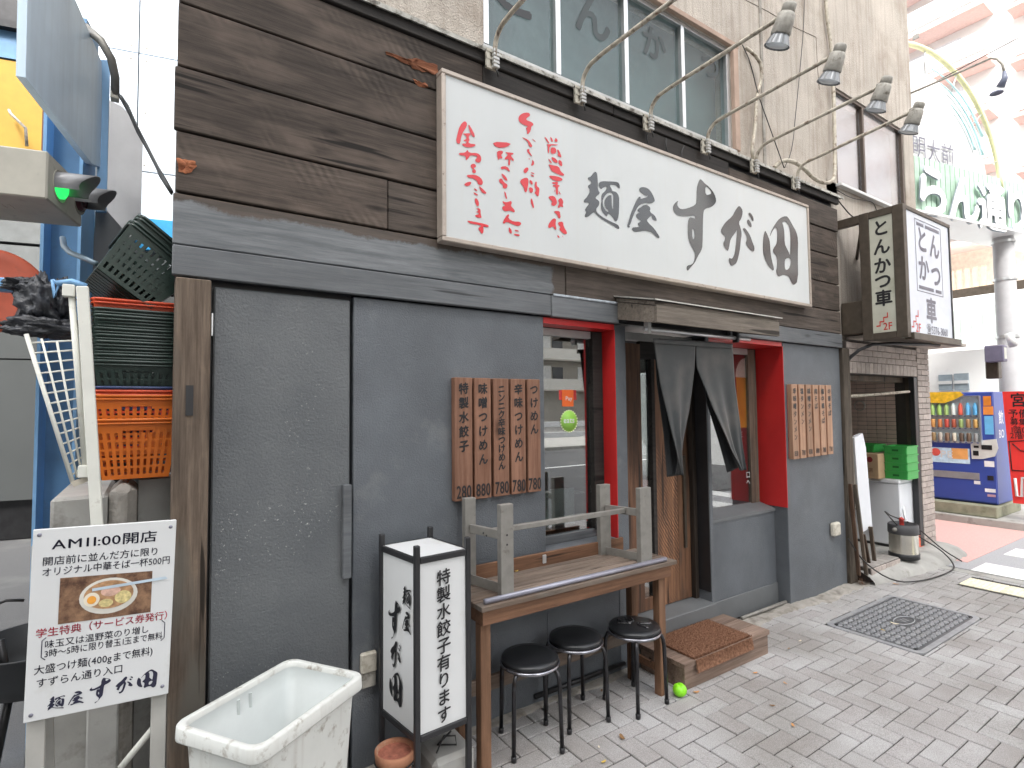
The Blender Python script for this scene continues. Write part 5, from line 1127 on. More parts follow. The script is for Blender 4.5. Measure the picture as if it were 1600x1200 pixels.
# white cladding building, panels with recessed joints
wb = thing('white_clad_building', tuple(L0+VA*9), 'tall white building of flat cladding panels behind the alley', 'building')
pl0 = L0+VA*9
def ab(p): q = p-pl0; return q.dot(VB), q.z
u1 = ab(onA(217, 80, 9))[0]; uh = ab(onA(190, 78, 9))[1]; ul = ab(onA(240, 270, 9))[1]
pw_, ph_ = 1.65, uh-ul
obox(pl0+VA*.05+VB*(u1-3*pw_), 6, 8*pw_, 16).obj('joint_backing', m_darksteel, wb)
for i in range(-1, 4):
    for j in range(-3, 5):
        zb_ = ul+j*ph_
        if zb_ < 2.4: continue
        x0_ = u1+(i-0)*pw_
        o = obox(pl0+VB*(x0_+.012)+VZ*(zb_+.012), .045, pw_-.024, ph_-.024); o.obj('cladding_panel', m_wpanel, wb)
        if 0 <= j <= 2 and -1 <= i <= 1:
            s_ = B()
            for a_ in (.12, pw_-.12):
                for c_ in (.12, ph_/2, ph_-.12): s_.lathe(pl0+VB*(x0_+a_)+VZ*(zb_+c_), [(.022, .001), (0, .006)], 8, -VA)
            s_.obj('panel_screw', m_bgrey, wb, kind='stuff')
b_lo, b_hi = ab(onA(240, 393, 9))[1], ab(onA(240, 345, 9))[1]
obox(pl0+VB*(u1-2*pw_)+VZ*b_lo-VA*.1, .14, 6*pw_, b_hi-b_lo).obj('blue_band', mat('bright_blue_band', (.03, .30, .62), .4), wb)
obox(pl0+VB*(u1-3*pw_), .04, 8*pw_, b_lo-.02).obj('lower_wall', m_gbuild, wb)
# ochre panel building
ob = thing('ochre_panel_building', tuple(L0+VA*7), 'ochre yellow panelled building with dark blue top band behind the blue steel frame', 'building')
p0 = onA(0, 235, 7); p1 = onA(66, 228, 7); zt_ = onA(30, 97, 7).z; zt2 = onA(20, 42, 7).z
W_ = VB
xl_ = (p0-L0).dot(VB)-3; xr_ = (p1-L0).dot(VB); Q = L0+VA*7+VB*xl_
m_och = mat('ochre_panel', (.44, .25, .02), .6, var=.08, scale=5, dirt=((.3, .18, .04), .66, .76, 25))
n_ = 4; wpp = (xr_-xl_)/n_
for i in range(n_): obox(Q+VB*(i*wpp+.01)+VZ*(p0.z-1.2), .05, wpp-.02, zt_-p0.z+1.2).obj('ochre_panel', m_och, ob)
obox(Q+VZ*0+VA*.06, 1.8, xr_-xl_, zt2-.02).obj('wall', m_gbuild, ob)
obox(Q+VZ*(zt_+.02)-VA*.02, .07, xr_-xl_, zt2-zt_-.1).obj('blue_band', m_blued, ob); obox(Q+VZ*(zt2-.08)-VA*.12, .3, xr_-xl_+.05, .1).obj('coping', m_darksteel, ob)
obox(Q+VB*(xr_-xl_)+VZ*(p0.z-1.2)-VA*.02, .1, .08, zt_-p0.z+1.1).obj('dark_edge_trim', mat('maroon_trim', (.06, .015, .02), .5), ob)
a = onA(14, 172, 6.9); c = onA(40, 200, 6.8); B().tube([a, onA(17, 178, 6.7), c, onA(42, 228, 6.8)], .02, 6).obj('lamp_arm', m_lampgrey, None, 'small grey lamp arm in front of the ochre panel', 'lamp')
# grey siding building far left
gbd = thing('grey_siding_building', tuple(L0+VA*6.4), 'grey building with horizontal siding above and metal doors below, at the far left', 'building')
gx1 = (onA(120, 500, 6.4)-L0).dot(VB)
GQ = L0+VA*6.4+VB*(gx1-5)
lv = [onA(20, y, 6.4).z for y in (782, 560, 470, 378, 300)]
obox(GQ+VA*.08, 5, 5, lv[4]+.4).obj('core_wall', m_darksteel, gbd)
for i in range(5): obox(GQ+VB*(i*1.0+.01)+VZ*max(lv[0], .25), .06, .98, lv[1]-max(lv[0], .25)-.02).obj('door_panel', m_gbuild, gbd)
obox(GQ+VZ*lv[1], .06, 5, (lv[2]-lv[1])*.5).obj('siding_board', m_gbuild, gbd); 
obox(GQ+VZ*(lv[1]+(lv[2]-lv[1])*.52), .06, 5, (lv[3]-lv[1]-(lv[2]-lv[1])*.52)-.04).obj('siding_board', mat('pale_grey_cladding', (.16, .17, .17), .6), gbd)
obox(GQ+VZ*lv[3], .06, 5, lv[4]-lv[3]-.02).obj('siding_board', mat('pale_grey_cladding', (.16, .17, .17), .6), gbd)
obox(GQ+VZ*(lv[4])-VA*.04, .1, 5, .4).obj('siding_board', mat('pale_grey_cladding', (.16, .17, .17), .6), gbd)
# blue steel frame: H column and slanting fin
bfz = thing('blue_steel_frame', tuple(onY(90, 700, 1.0).xy)+(0,), 'blue painted steel H column with a broad slanting fin plate above', 'steel frame')
cl_, cr_ = onY(53, 700, 1.0), onY(120, 700, 1.0); wcol = (cr_-cl_).length; C0 = Vector((cl_.x, cl_.y, 0))
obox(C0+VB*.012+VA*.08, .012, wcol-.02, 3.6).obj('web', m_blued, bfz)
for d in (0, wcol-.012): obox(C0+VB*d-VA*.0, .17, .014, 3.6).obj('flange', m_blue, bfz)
PF = onY(150, 300, 1.0)
fin = [onP(x, y, PF, VB) for x, y in ((44, -60), (104, -60), (118, 0), (135, 40), (152, 80), (159, 98), (160, 262), (144, 256), (40, 121))]
B().slab(fin, -VB*.03).obj('fin_plate', mat('pale_blue_plate', (.66, .80, .95), .4, .1, var=.08, scale=4, streak=((.5, .6, .7), .4, .8, .5)), bfz)
f2 = onY(163, 200, 1.05); B().slab([onY(156, 93, 1.05), onY(172, 94, 1.05), onY(166, 330, 1.05), onY(150, 330, 1.05)], (0, .03, 0)).obj('edge_plate', m_blue, bfz)
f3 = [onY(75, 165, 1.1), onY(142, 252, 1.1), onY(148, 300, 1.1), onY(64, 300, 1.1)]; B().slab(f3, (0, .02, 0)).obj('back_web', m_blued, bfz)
B().tube([onY(133, 42, .9), onY(158, 64, .85), onY(174, 92, .85), onY(180, 120, .9), onY(180, 150, .95)], .02, 8).obj('conduit_bend', m_bgrey, None, 'grey bent conduit beside the slanting blue fin', 'conduit')
a, c = onY(173, 127, .95), onY(186, 158, .95); B().box(a.x, c.x, .93, .98, c.z, a.z, .004).obj('cable_clamp', m_cream, None, 'small beige switch box on the blue frame edge', 'switch box')
B().tube([onY(186, 148, .9), onY(203, 178, .7), onY(215, 205, .5), onY(232, 235, .4), onY(246, 262, .25), onY(258, 282, .15), onY(268, 300, .1)], .008, 6).obj('twisted_cable', m_wire, None, 'black twisted cables running from the blue frame to the plank corner', 'cable')
B().tube([onY(190, 150, .9), onY(200, 165, .7), onY(213, 195, .5), onY(235, 238, .4), onY(250, 275, .25), onY(268, 303, .1)], .005, 6).obj('twisted_cable', m_wire, None, 'thinner black cable twisted around the thick one below the switch box', 'cable')
ps = [onY(x, y, 1.5) for x, y in ((168, 155), (190, 166), (206, 182), (223, 222), (219, 372), (160, 372))]
B().slab(ps, (0, .05, 0)).obj('grey_sign_back', mat('pale_grey_board', (.50, .50, .51), .6, var=.06, streak=((.35, .35, .36), .5, .8, .4)), None, 'pale grey board with slanted top edge between blue frame and planks', 'panel')
B().slab([onY(x, y, 1.2) for x, y in ((150, 322), (166, 328), (222, 392), (222, 470), (140, 470))], (0, .04, 0)).obj('dark_grey_board', m_greyflat, None, 'dark grey sloping board behind the shopping baskets', 'panel')
# exit warning signal
K = onY(75, 236, .35); zb_ = onP(75, 311, K, VA).z; sgl = thing('garage_warning_signal', tuple(K), 'beige garage exit warning signal box with green lens lamp under black hoods', 'signal')
zh = K.z-zb_
sb_ = obox(Vector((K.x, K.y, zb_))-VB*.55, .36, .55, zh).obj('housing', mat('beige_housing', (.46, .44, .38), .55, var=.1, scale=9, dirt=((.2, .18, .15), .6, .8, 12)), sgl); bevel_all(sb_, .006)
vt = B(); 
for k in range(6): vt.add(obox(Vector((K.x, K.y, zb_-.001))-VB*(.30-.025*k)+VA*.12, .05, .008, .0008).v, obox(K, 1, 1, 1).f)
vt.obj('vent_slot', m_cream, sgl)
for (px, py, mt_, nm_) in ((93, 291, 'g', 'green'), (124, 312, 'k', 'dark')):
    c = onP(px, py, Vector((K.x, K.y, 0)), VB); 
    lm = mat('green_lens', (.02, .75, .12), .2, var=.1)
    if nm_ == 'green':
        pbs = lm.node_tree.nodes['Principled BSDF']; pbs.inputs['Emission Color'].default_value = (.03, .9, .15, 1); pbs.inputs['Emission Strength'].default_value = .35
    else: lm = mat('dark_red_lens', (.08, .02, .03), .25)
    B().lathe(c, [(.052, 0), (.052, .012), (.040, .020), (.030, .017), (.020, .022), (0, .022)], 24, VB).obj('lens', lm, sgl)
    hd_ = B(); n = 14; vs = []
    for sgn, rr in ((0, .058), (1, .054)):
        for L_ in (0, 1):
            for k in range(n+1):
                a_ = rad(-25+230*k/n); ln_ = .0 if L_ == 0 else .085+.055*max(0, math.sin(a_))
                vs.append(c+VB*ln_+VA*(rr*math.cos(a_))+VZ*(rr*math.sin(a_)))
    m1 = n+1
    fs = [(k, k+1, m1+k+1, m1+k) for k in range(n)]+[(2*m1+k, 2*m1+k+1, 3*m1+k+1, 3*m1+k) for k in range(n)]+[(m1+k, m1+k+1, 3*m1+k+1, 3*m1+k) for k in range(n)]
    hd_.add(vs, fs, True).obj('hood', mat('hood_grey', (.30, .30, .31), .35, .2), sgl)
    B().lathe(c+VZ*0, [(.0, -.002), (.066, -.002), (.066, .004)], 20, VB).obj('lamp_flange', mat('beige_housing', (.46, .44, .38), .55), sgl)
# red reel + clamp + black bundle
rc = onY(-6, 452, .45); rr_ = thing('red_reel', tuple(rc), 'weathered red round reel disc strapped to the blue column at the far left', 'reel')
B().lathe(rc, [(0, -.05), (.15, -.05), (.165, -.04), (.165, .0), (.15, .012), (.12, .004), (.04, .01), (0, .012)], 36, (.35, -.93, .1)).obj('disc', mat('faded_red_paint', (.50, .10, .05), .5, var=.2, scale=10, dirt=((.25, .09, .06), .55, .75, 12)), rr_)
a = onY(15, 445, .27); B().box(a.x-.03, a.x+.035, .24, .28, a.z-.03, a.z+.02, .004).obj('blue_clamp', m_blue, rr_)
from mathutils import noise as mnoise
m_black_cloth = mat('black_plastic_sheet', (.022, .024, .03), .38, var=.3, scale=15, bump=1, bscale=30, bdist=.01)
def crumple(b, c, rx, ry, rz_, seed, n=40, m_=26):
    vs = []
    for j in range(m_+1):
        for i in range(n):
            th, ph = math.pi*j/m_, 2*math.pi*i/n; d = Vector((math.sin(th)*math.cos(ph), math.sin(th)*math.sin(ph), math.cos(th)))
            q = d*2.1+Vector((seed, 0, 0)); f = 1+.45*mnoise.noise(q)-.55*abs(mnoise.noise(q*2.3))+.18*abs(mnoise.noise(q*5))
            vs.append(c+Vector((d.x*rx, d.y*ry, d.z*rz_))*f)
    return b.add(vs, [(j*n+i, j*n+(i+1) % n, (j+1)*n+(i+1) % n, (j+1)*n+i) for j in range(m_) for i in range(n)], True)
bdl = B()
crumple(bdl, onY(62, 478, .22), .075, .06, .11, 1.3); crumple(bdl, onY(72, 512, .20), .115, .06, .045, 4.1); crumple(bdl, onY(42, 448, .24), .07, .05, .035, 7.7); crumple(bdl, onY(96, 470, .24), .04, .05, .085, 2.9)
bdl.obj('black_bundle', m_black_cloth, None, 'crumpled black plastic sheet bundled beside the red reel', 'bundle')
a = onY(80, 440, .12); blc = B(); blc.tube([onY(82, 437, .12), onY(85, 465, .12), onY(92, 445, .12), onY(82, 437, .12)], .006, 6); blc.tube([onY(90, 443, .12), onY(112, 440, .1), onY(135, 448, .1)], .012, 8)
blc.obj('blue_bracket', m_blue, None, 'small light blue metal bracket above the white wire rack', 'bracket')
B().tube([onY(98, 372, .8), onY(100, 385, .7), onY(110, 395, .6), onY(128, 402, .5), onY(150, 412, .45)], .012, 8).obj('blue_pipe', mat('grey_blue_pipe', (.25, .33, .40), .4, .3), None, 'grey blue bent pipe in front of the blue column', 'pipe')
# white wire rack
wr = thing('wire_rack', tuple(onY(100, 740, .06)), 'white wire grid rack folded and leaning on the blue column', 'rack')
m_ww = mat('white_wire_coating', (.70, .70, .64), .5, var=.06, dirt=((.4, .36, .3), .6, .8, 20)); YW = .06
B().tube([onY(111, 450, YW), onY(134, 735, YW)], .0105, 10).obj('round_post', m_ww, wr)
a, c = onY(129, 448, YW-.02), onY(155, 870, YW-.02); B().bar(a, c, .036, .03, up=(0, 1, 0), bev=.003).obj('square_post', m_ww, wr)
B().tube([onY(41, 522, YW), onY(114, 755, YW)], .007, 8).obj('edge_bar', m_ww, wr)
gd = B()
for k in range(14):
    t_ = k/13; gd.tube([onY(46+68*t_, 536+205*t_, YW), onY(116+17*t_, 532+195*t_, YW+.01)], .0032, 5)
for k in range(1, 3):
    gd.tube([onY(41+24*k, 524+5*k, YW), onY(114+7*k, 750-4*k, YW)], .0038, 5)
gd.obj('grid_wires', m_ww, wr)
g2_ = B()
for k in range(18):
    y = 462+k*16; g2_.tube([onY(118+(y-450)*.08, y, YW+.01), onY(128+(y-450)*.08, y+3, YW+.02)], .0028, 5)
for dx in (4, 8): g2_.tube([onY(118+dx, 460, YW+.012), onY(140+dx, 740, YW+.012)], .0028, 5)
g2_.obj('grid_wires', m_ww, wr)
for px, py in ((108, 455), (132, 736)): 
    a = onY(px, py, YW); B().box(a.x-.018, a.x+.018, YW-.02, YW+.02, a.z-.022, a.z+.022, .003).obj('end_cap', m_ww, wr)
B().bar(onY(113, 757, YW), onY(150, 742, YW), .015, .02).obj('foot_bar', m_rust, wr)
# ---- baskets
def basket(mt, label, group, w=.285, d=.36, h=.20, tp=.035, rows=5, solid_top=True):
    t = thing('shopping_basket', (0, 0, 0), label, 'basket', group)
    b = B()
    def wall(P00, P10, P01, P11, nu):
        nv = rows*2+1; us = [0]; 
        for i in range(nu): us += [us[-1]+.55, us[-1]+1.0]
        us = [u_/us[-1] for u_ in us]; us = us+[1.0] if us[-1] < 1 else us
        vs_ = [0, .07]; 
        for r in range(rows): vs_ += [vs_[-1]+.11, vs_[-1]+.15]
        vs_ = [min(v, .9) for v in vs_]+[1.0]
        idx = {}; V = []
        for j, v in enumerate(vs_):
            for i, u_ in enumerate(us):
                a_ = P00.lerp(P10, u_); c_ = P01.lerp(P11, u_); idx[i, j] = len(V); V.append(a_.lerp(c_, v))
        Fc = []
        for j in range(len(vs_)-1):
            for i in range(len(us)-1):
                hole = (j % 2 == 1) and (j < len(vs_)-2) and (i % 2 == 1) and 0 < i < len(us)-2
                if j == len(vs_)-3 and abs((us[i]+us[i+1])/2-.5) < .22: hole = abs((us[i]+us[i+1])/2-.5) < .17
                if not hole and vs_[j+1] > vs_[j]: Fc.append((idx[i, j], idx[i+1, j], idx[i+1, j+1], idx[i, j+1]))
        b.add(V, Fc)
    W_, D_ = w/2, d/2; w2, d2 = W_-tp, D_-tp
    bo = [Vector((-w2, -d2, 0)), Vector((w2, -d2, 0)), Vector((w2, d2, 0)), Vector((-w2, d2, 0))]; to = [Vector((-W_, -D_, h)), Vector((W_, -D_, h)), Vector((W_, D_, h)), Vector((-W_, D_, h))]
    for k, nu in ((0, 11), (1, 13), (2, 11), (3, 13)): wall(bo[k], bo[(k+1) % 4], to[k], to[(k+1) % 4], nu)
    # slotted floor
    for i in range(9):
        y = -d2+.01+i*(2*d2-.02)/9; b.add([(-w2, y, 0), (w2, y, 0), (w2, y+.022, 0), (-w2, y+.022, 0)], [(0, 1, 2, 3)])
    o = b.obj('basket_body', mt, t); bm = bmesh.new(); bm.from_mesh(o.data); bmesh.ops.remove_doubles(bm, verts=bm.verts, dist=.0004); bmesh.ops.solidify(bm, geom=bm.faces[:], thickness=.0025); bm.to_mesh(o.data); bm.free()
    rm = B(); q = []
    for cx_, cy_, a0 in ((W_-.03, D_-.03, 0), (-W_+.03, D_-.03, 90), (-W_+.03, -D_+.03, 180), (W_-.03, -D_+.03, 270)):
        for k in range(5): a_ = rad(a0+90*k/4); q.append(Vector((cx_+.034*math.cos(a_), cy_+.034*math.sin(a_), h)))
    rm.tube(q, .006, 8, closed=True); rm.tube([v+Vector((0, 0, -.014)) for v in q], .0045, 6, closed=True); rm.obj('rim', mt, t)
    return t
m_bo = mat('orange_plastic', (.72, .17, .015), .4, var=.06, dirt=((.45, .14, .04), .6, .8, 15)); m_bg = mat('dark_green_plastic', (.022, .042, .034), .3, var=.1, spec=.6)
m_br = mat('orange_red_plastic', (.62, .07, .02), .4); m_bb = mat('navy_plastic', (.03, .05, .14), .35)
BX, BY = -.045, .36
bo1 = basket(m_bo, 'orange basket at the bottom of the stack, resting on the concrete', 'shopping baskets stacked behind the corner post', h=.235, w=.29)
bo1.location = (BX+.004, BY, 1.335)
bo2 = dup(bo1, (BX, BY, 1.335+.095), None, 'upper orange basket nested in the bottom one, under the red and blue rims')
br1 = basket(m_br, 'red basket nested between the orange and the blue ones', 'shopping baskets stacked behind the corner post', h=.235, w=.286); br1.location = (BX, BY, 1.335+.113)
bb1 = basket(m_bb, 'navy blue basket just above the red one in the stack', 'shopping baskets stacked behind the corner post', h=.235, w=.29); bb1.location = (BX-.002, BY, 1.335+.127)
g0 = basket(m_bg, 'lowest dark green basket of the stack, its slotted side showing', 'shopping baskets stacked behind the corner post', h=.20, w=.285); g0.location = (BX, BY, 1.60)
ords = ['second', 'third', 'fourth', 'fifth', 'sixth', 'seventh', 'eighth', 'ninth']
for k in range(8): dup(g0, (BX+random.uniform(-.004, .004), BY+random.uniform(-.005, .005), 1.60+.0255*(k+1)), random.uniform(-.015, .015), f'{ords[k]} dark green basket from the bottom of the nested stack')
bo3 = basket(m_br, 'bright orange red basket topping the nested dark green stack', 'shopping baskets stacked behind the corner post', h=.20, w=.295); bo3.location = (BX, BY, 1.60+.242)
gt = dup(g0, (0, 0, 0), None, 'dark green basket tipped over on top of the stack')
gt.scale = (1.05, 1.0, 1.15)
cgt = onY(198, 458, .3); gt.location = (cgt.x-.035, .30, 2.075); gt.rotation_euler = (rad(-6), rad(37), rad(10))
gt2 = dup(g0, (0, 0, 0), None, 'dark green basket nested inside the tipped one'); gt2.location = (cgt.x-.01, .305, 2.115); gt2.rotation_euler = (rad(-6), rad(37), rad(10)); gt2.scale = (1.0, 1.0, 1.1)
# concrete props below
cw = B().box(-.30, -.13, .17, .75, 0, 1.285, .012).obj('concrete_block_wall', m_concrete, None, 'rough grey concrete block wall under the wire rack', 'wall')
ck = B(); ck.box(-.128, -.035, .16, .5, 0, 1.318, .03); ck.obj('concrete_chunk', m_mortar, None, 'rounded mortar lump carrying the basket stack', 'block'); bevel_all(bpy.data.objects['concrete_chunk'], .01, 2)
B().box(-.034, .105, .30, .55, 0, 1.318).obj('shadowed_block', m_concrete, None, 'concrete block in the gap behind the corner post', 'block')
c1 = onY(165, 1000, .12); B().box(c1.x-.05, c1.x+.045, .10, .20, 0, .93, .006).obj('concrete_pier', m_concrete, None, 'square concrete pier right behind the menu signboard', 'pier')
B().tube([onY(188, 1200, .05), onY(243, 1133, .05)], .012, 8).obj('white_pipe', m_ww, None, 'thin white pipe leaning behind the signboard leg', 'pipe')
# black tub on stand
tp_ = onY(60, 1040, .55); tubo = thing('black_tub_stand', (tp_.x, .62, 0), 'round black tub on a legged stand behind the menu signboard', 'tub')
B().lathe((tp_.x, .62, .45), [(.0, .0), (.13, .0), (.20, .03), (.235, .09), (.25, .19), (.258, .2), (.245, .2), (.225, .09), (.19, .04), (0, .03)], 36).obj('tub', mat('black_rubber', (.025, .027, .03), .45, bump=.2), tubo)
for k in range(3): a_ = k*2.09+.5; B().tube([(tp_.x+.12*math.cos(a_), .62+.12*math.sin(a_), .46), (tp_.x+.2*math.cos(a_), .62+.2*math.sin(a_), 0)], .018, 8).obj('leg', m_darksteel, tubo)
B().lathe((tp_.x+.05, .62, .60), [(.06, 0), (.05, .03), (0, .05)], 14).obj('red_lump', m_rot, None, 'reddish lump lying in the black tub', 'lump')
B().tube([onY(-20, 950, .5), onY(10, 938, .5), onY(38, 938, .5)], .006, 6).obj('thin_rail', m_darksteel, None, 'thin dark rail left of the signboard', 'rail'); B().tube([onY(0, 1000, .6), onY(12, 1075, .6)], .016, 8).obj('slanting_rod', m_darksteel, None, 'slanting dark handle rising from the black tub', 'handle')

# ================================================================== STUFF IN THE STAIR ENTRANCE
fz = thing('chest_freezer', (6.68, .3, .1), 'white chest freezer standing in the stair entrance', 'freezer')
m_fz = mat('freezer_white', (.74, .76, .80), .3, var=.02, spec=.6)
B().box(6.50, 6.85, .06, .60, .13, .77, .008).obj('cabinet', m_fz, fz); B().box(6.49, 6.855, .055, .605, .775, .817, .008).obj('lid', m_fz, fz); B().box(6.52, 6.84, .08, .58, .1, .129).obj('base', m_black, fz)
B().box(6.478, 6.489, .22, .32, .785, .805, .003).obj('lid_handle', m_alu, fz)
m_gc = mat('green_crate_plastic', (.05, .38, .08), .4, var=.08)
def crate(label):
    t = thing('green_crate', (0, 0, 0), label, 'crate', 'green crates on the freezer')
    b = B(); w, d, h = .26, .20, .084
    b.box(-w/2, w/2, -d/2, d/2, 0, .006)
    for s_ in (-1, 1):
        b.box(-w/2, w/2, s_*(d/2)-.004, s_*(d/2)+.004, 0, h-.012); b.box(s_*(w/2)-.004, s_*(w/2)+.004, -d/2, d/2, 0, h-.012)
        for k in (-.09, -.05, .05, .09): b.box(s_*(w/2+.004)-.004, s_*(w/2+.004)+.004, k-.005, k+.005, .006, h-.012)
    b.obj('crate_body', m_gc, t); r_ = B()
    for s_ in (-1, 1): r_.box(-w/2-.01, w/2+.01, s_*(d/2+.004)-.007, s_*(d/2+.004)+.007, h-.014, h); r_.box(s_*(w/2+.005)-.007, s_*(w/2+.005)+.007, -d/2, d/2, h-.014, h)
    r_.obj('crate_rim', m_gc, t); B().box(-w/2-.0095, -w/2-.0045, -.028, .028, .03, .05).obj('hand_slot', mat('dark_green_mark', (.01, .12, .02), .6), t)
    return t
cr = crate('bottom green crate on the freezer, below three more'); cr.location = (6.66, .095, .82)
for k, s_ in enumerate(('second green crate from the bottom of the pile', 'third green crate from the bottom of the pile', 'topmost green crate in front on the freezer')): dup(cr, (6.66, .095, .82+.087*(k+1)), 0, s_)
dup(cr, (6.66, .40, 1.085), 0, 'green crate behind the cardboard box')
cb = B().box(6.38, 6.62, .20, .42, .82, 1.08, .003); 
cbx = thing('cardboard_box', (6.54, .4, .82), 'cardboard box with red fruit print on the freezer left of the crates', 'box'); cb.obj('carton', mat('cardboard', (.47, .32, .19), .8, var=.08), cbx)
B().lathe((6.3795, .28, 1.02), [(.03, 0), (0, .0006)], 10, (-1, 0, 0)).obj('printed_mark', mat('dark_red_print', (.25, .02, .02), .6), cbx); letters('品', (6.379, .35, 1.02), (0, -1, 0), uz, .05, bold=.01).obj('lettering', m_rl, cbx); letters('特選', (6.379, .30, .91), (0, -1, 0), uz, .05, bold=.01).obj('lettering', mat('brown_print', (.2, .1, .06), .6), cbx)
# leaning boards at the entrance's left
wpn = thing('foam_board', tuple(onY(1345, 830, .02)), 'tall white folded panel leaning inside the stair entrance', 'panel')
B().slab([onY(x, y, .0) for x, y in ((1335, 684), (1348, 677), (1353, 700), (1363, 822), (1349, 831), (1343, 796))], (.02, .045, 0)).obj('front_sheet', m_fz, wpn)
B().slab([onY(x, y, .02) for x, y in ((1322, 681), (1335, 682), (1342, 796), (1337, 796), (1323, 755))], (0, .03, 0)).obj('side_sheet', mat('grey_sheet', (.24, .22, .19), .7), wpn)
for k, (p, lb) in enumerate((((1328, 756, 1342, 899), 'leftmost brown slat leaning in front of the white panel'), ((1336, 757, 1354, 899), 'second brown slat leaning by the entrance step'), ((1349, 835, 1358, 883), 'short dark slat under the white panel'), ((1360, 823, 1367, 882), 'rightmost brown slat under the white panel'))):
    B().bar(onY(p[0], p[1], -.02-.02*(k < 2)), onY(p[2], p[3], -.09 if k < 2 else -.02), .022, .03, up=(0, 1, 0), bev=.002).obj('leaning_plank', m_post if k % 2 else wood('dark_slat', (.03, .018, .012), (.09, .05, .03), 'z'), None, lb, 'slat', 'slats leaning in the entrance')
kx, ky, kz = 6.17, -.085, .1
kg = thing('beverage_keg', (kx, ky, kz), 'steel keg with black rubber ends beside the freezer', 'keg')
B().lathe((kx, ky, kz+.055), [(.122, 0), (.122, .19)], 28).obj('steel_shell', mat('brushed_steel', (.62, .60, .54), .25, .9, var=.1), kg)
B().lathe((kx, ky, kz), [(.11, 0), (.127, .008), (.129, .055), (.12, .06)], 28, cap0=True).obj('bottom_ring', m_black, kg)
B().lathe((kx, ky, kz+.245), [(.122, -.005), (.129, .005), (.128, .08), (.115, .092), (.105, .05), (0, .045)], 28).obj('top_ring', mat('dark_grey_rubber', (.06, .06, .065), .5), kg)
B().lathe((kx-.128, ky+.02, kz+.29), [(.02, 0), (.016, .03), (0, .032)], 10, (-1, 0, 0)).obj('handle', m_bgrey, kg)
B().lathe((kx+.05, ky+.03, kz+.29), [(.02, 0), (.02, .07), (.03, .075), (0, .1)], 12).obj('dispense_head', m_rl, kg)
B().tube([(kx-.1, ky, .42), (kx-.2, ky+.02, .50), (kx-.18, ky+.08, .56), (kx-.02, ky+.1, .50), (kx+.05, ky+.03, .46)], .006, 6).obj('beer_hose', m_wire, None, 'looped dark hose on top of the keg', 'hose')
for k, (pp, lb) in enumerate((([(kx+.1, ky, .44), (6.45, -.12, .35), (6.75, -.2, .12), (6.82, -.34, .02)], 'thick black cable from the keg over the apron to the pavement'), ([(kx+.12, ky+.05, .40), (6.55, -.08, .25), (6.7, -.22, .12), (6.6, -.36, .012), (6.3, -.40, .012), (5.8, -.36, .012), (5.5, -.25, .03), (5.3, -.10, .2), (5.15, -.05, .42)], 'black extension cord lying along the apron up to the socket'))):
    P = [Vector(p) for p in pp]
    for _ in range(2):
        q_ = [P[0]]
        for a, c in zip(P[:-1], P[1:]): q_ += [a.lerp(c, .25), a.lerp(c, .75)]
        P = q_+[P[-1]]
    B().tube(P, .0065, 6).obj('power_cable', m_wire, None, lb, 'cable')
B().slab([onY(x, y, .0) for x, y in ((1434, 838), (1440, 836), (1448, 868), (1434, 872))], (0, .12, 0)).obj('red_bag', mat('red_orange_bag', (.62, .10, .04), .4, var=.5, scale=12), None, 'red and orange bag leaning on the brick pillar behind the keg', 'bag')
for k, (p, lb) in enumerate((((1407, 760, 1416, 822), 'longer white stick leaning on the tiled wall'), ((1408, 777, 1406, 820), 'shorter grey stick next to the freezer'))): B().tube([onX(p[0], p[1], 6.80), onX(p[2], p[3], 6.4)], .011, 8).obj('leaning_stick', m_alu, None, lb, 'stick')
# dry plant tuft at the right post foot
df = B()
for k in range(60):
    x, y = 5.30+random.uniform(-.05, .05), -.07+random.uniform(-.03, .02); d = Vector((random.gauss(0, .5), random.gauss(-.2, .4), random.uniform(.3, 1.4))).normalized(); s_ = Vector((.004, .001, 0)); p_ = Vector((x, y, 0)); df.add([p_-s_, p_+s_, p_+d*random.uniform(.03, .11)], [(0, 1, 2)])
df.obj('dry_weeds', mat('dry_weed', (.17, .09, .05), .9, var=.4, scale=30), None, 'tuft of dry brown weeds at the foot of the right post', 'weeds')

# ================================================================== ACROSS THE SIDE STREET
B().box(9.12, 14, -1.2, 30, -.05, .10, .01).obj('far_pavement', m_concrete, kind='structure')
B().box(9.20, 10.2, .0, 1.6, .101, .25, .01).obj('plinth', mat('mossy_concrete', (.25, .25, .18), .9, var=.2, scale=8, bump=.6, dirt=((.12, .13, .08), .5, .75, 5)), None, 'mossy concrete plinth under the vending machine', 'plinth')
VX = 9.35; vm = thing('vending_machine', (VX+.3, .55, .251), 'dark blue drinks vending machine with three rows of bottles and cans', 'vending machine')
vy0, vy1 = onX(1555, 700, VX).y, 1.12; vz1 = onX(1545, 612, VX).z
m_vb = mat('vending_blue', (.035, .065, .30), .35, var=.04, spec=.6)
B().box(VX+.02, VX+.62, vy0, vy1, .26, vz1, .008).obj('cabinet', m_vb, vm); B().box(VX+.03, VX+.6, vy0+.02, vy1-.02, .2515, .259).obj('base', m_black, vm)
def vr(x0, x1, y0, y1, e=.004, X=None): # rectangle on the front given in picture pixels
    X = X or VX; a, c = onX(x0, y0, X), onX(x1, y1, X); return (X-e, X+.012, min(a.y, c.y), max(a.y, c.y), min(a.z, c.z), max(a.z, c.z))
def vbox(r, nm, mt): return B().box(*r).obj(nm, mt, vm)
B().box(VX-.002, VX+.0195, vy0+.005, vy1-.005, .28, vz1-.01, .004).obj('front_door', m_vb, vm)
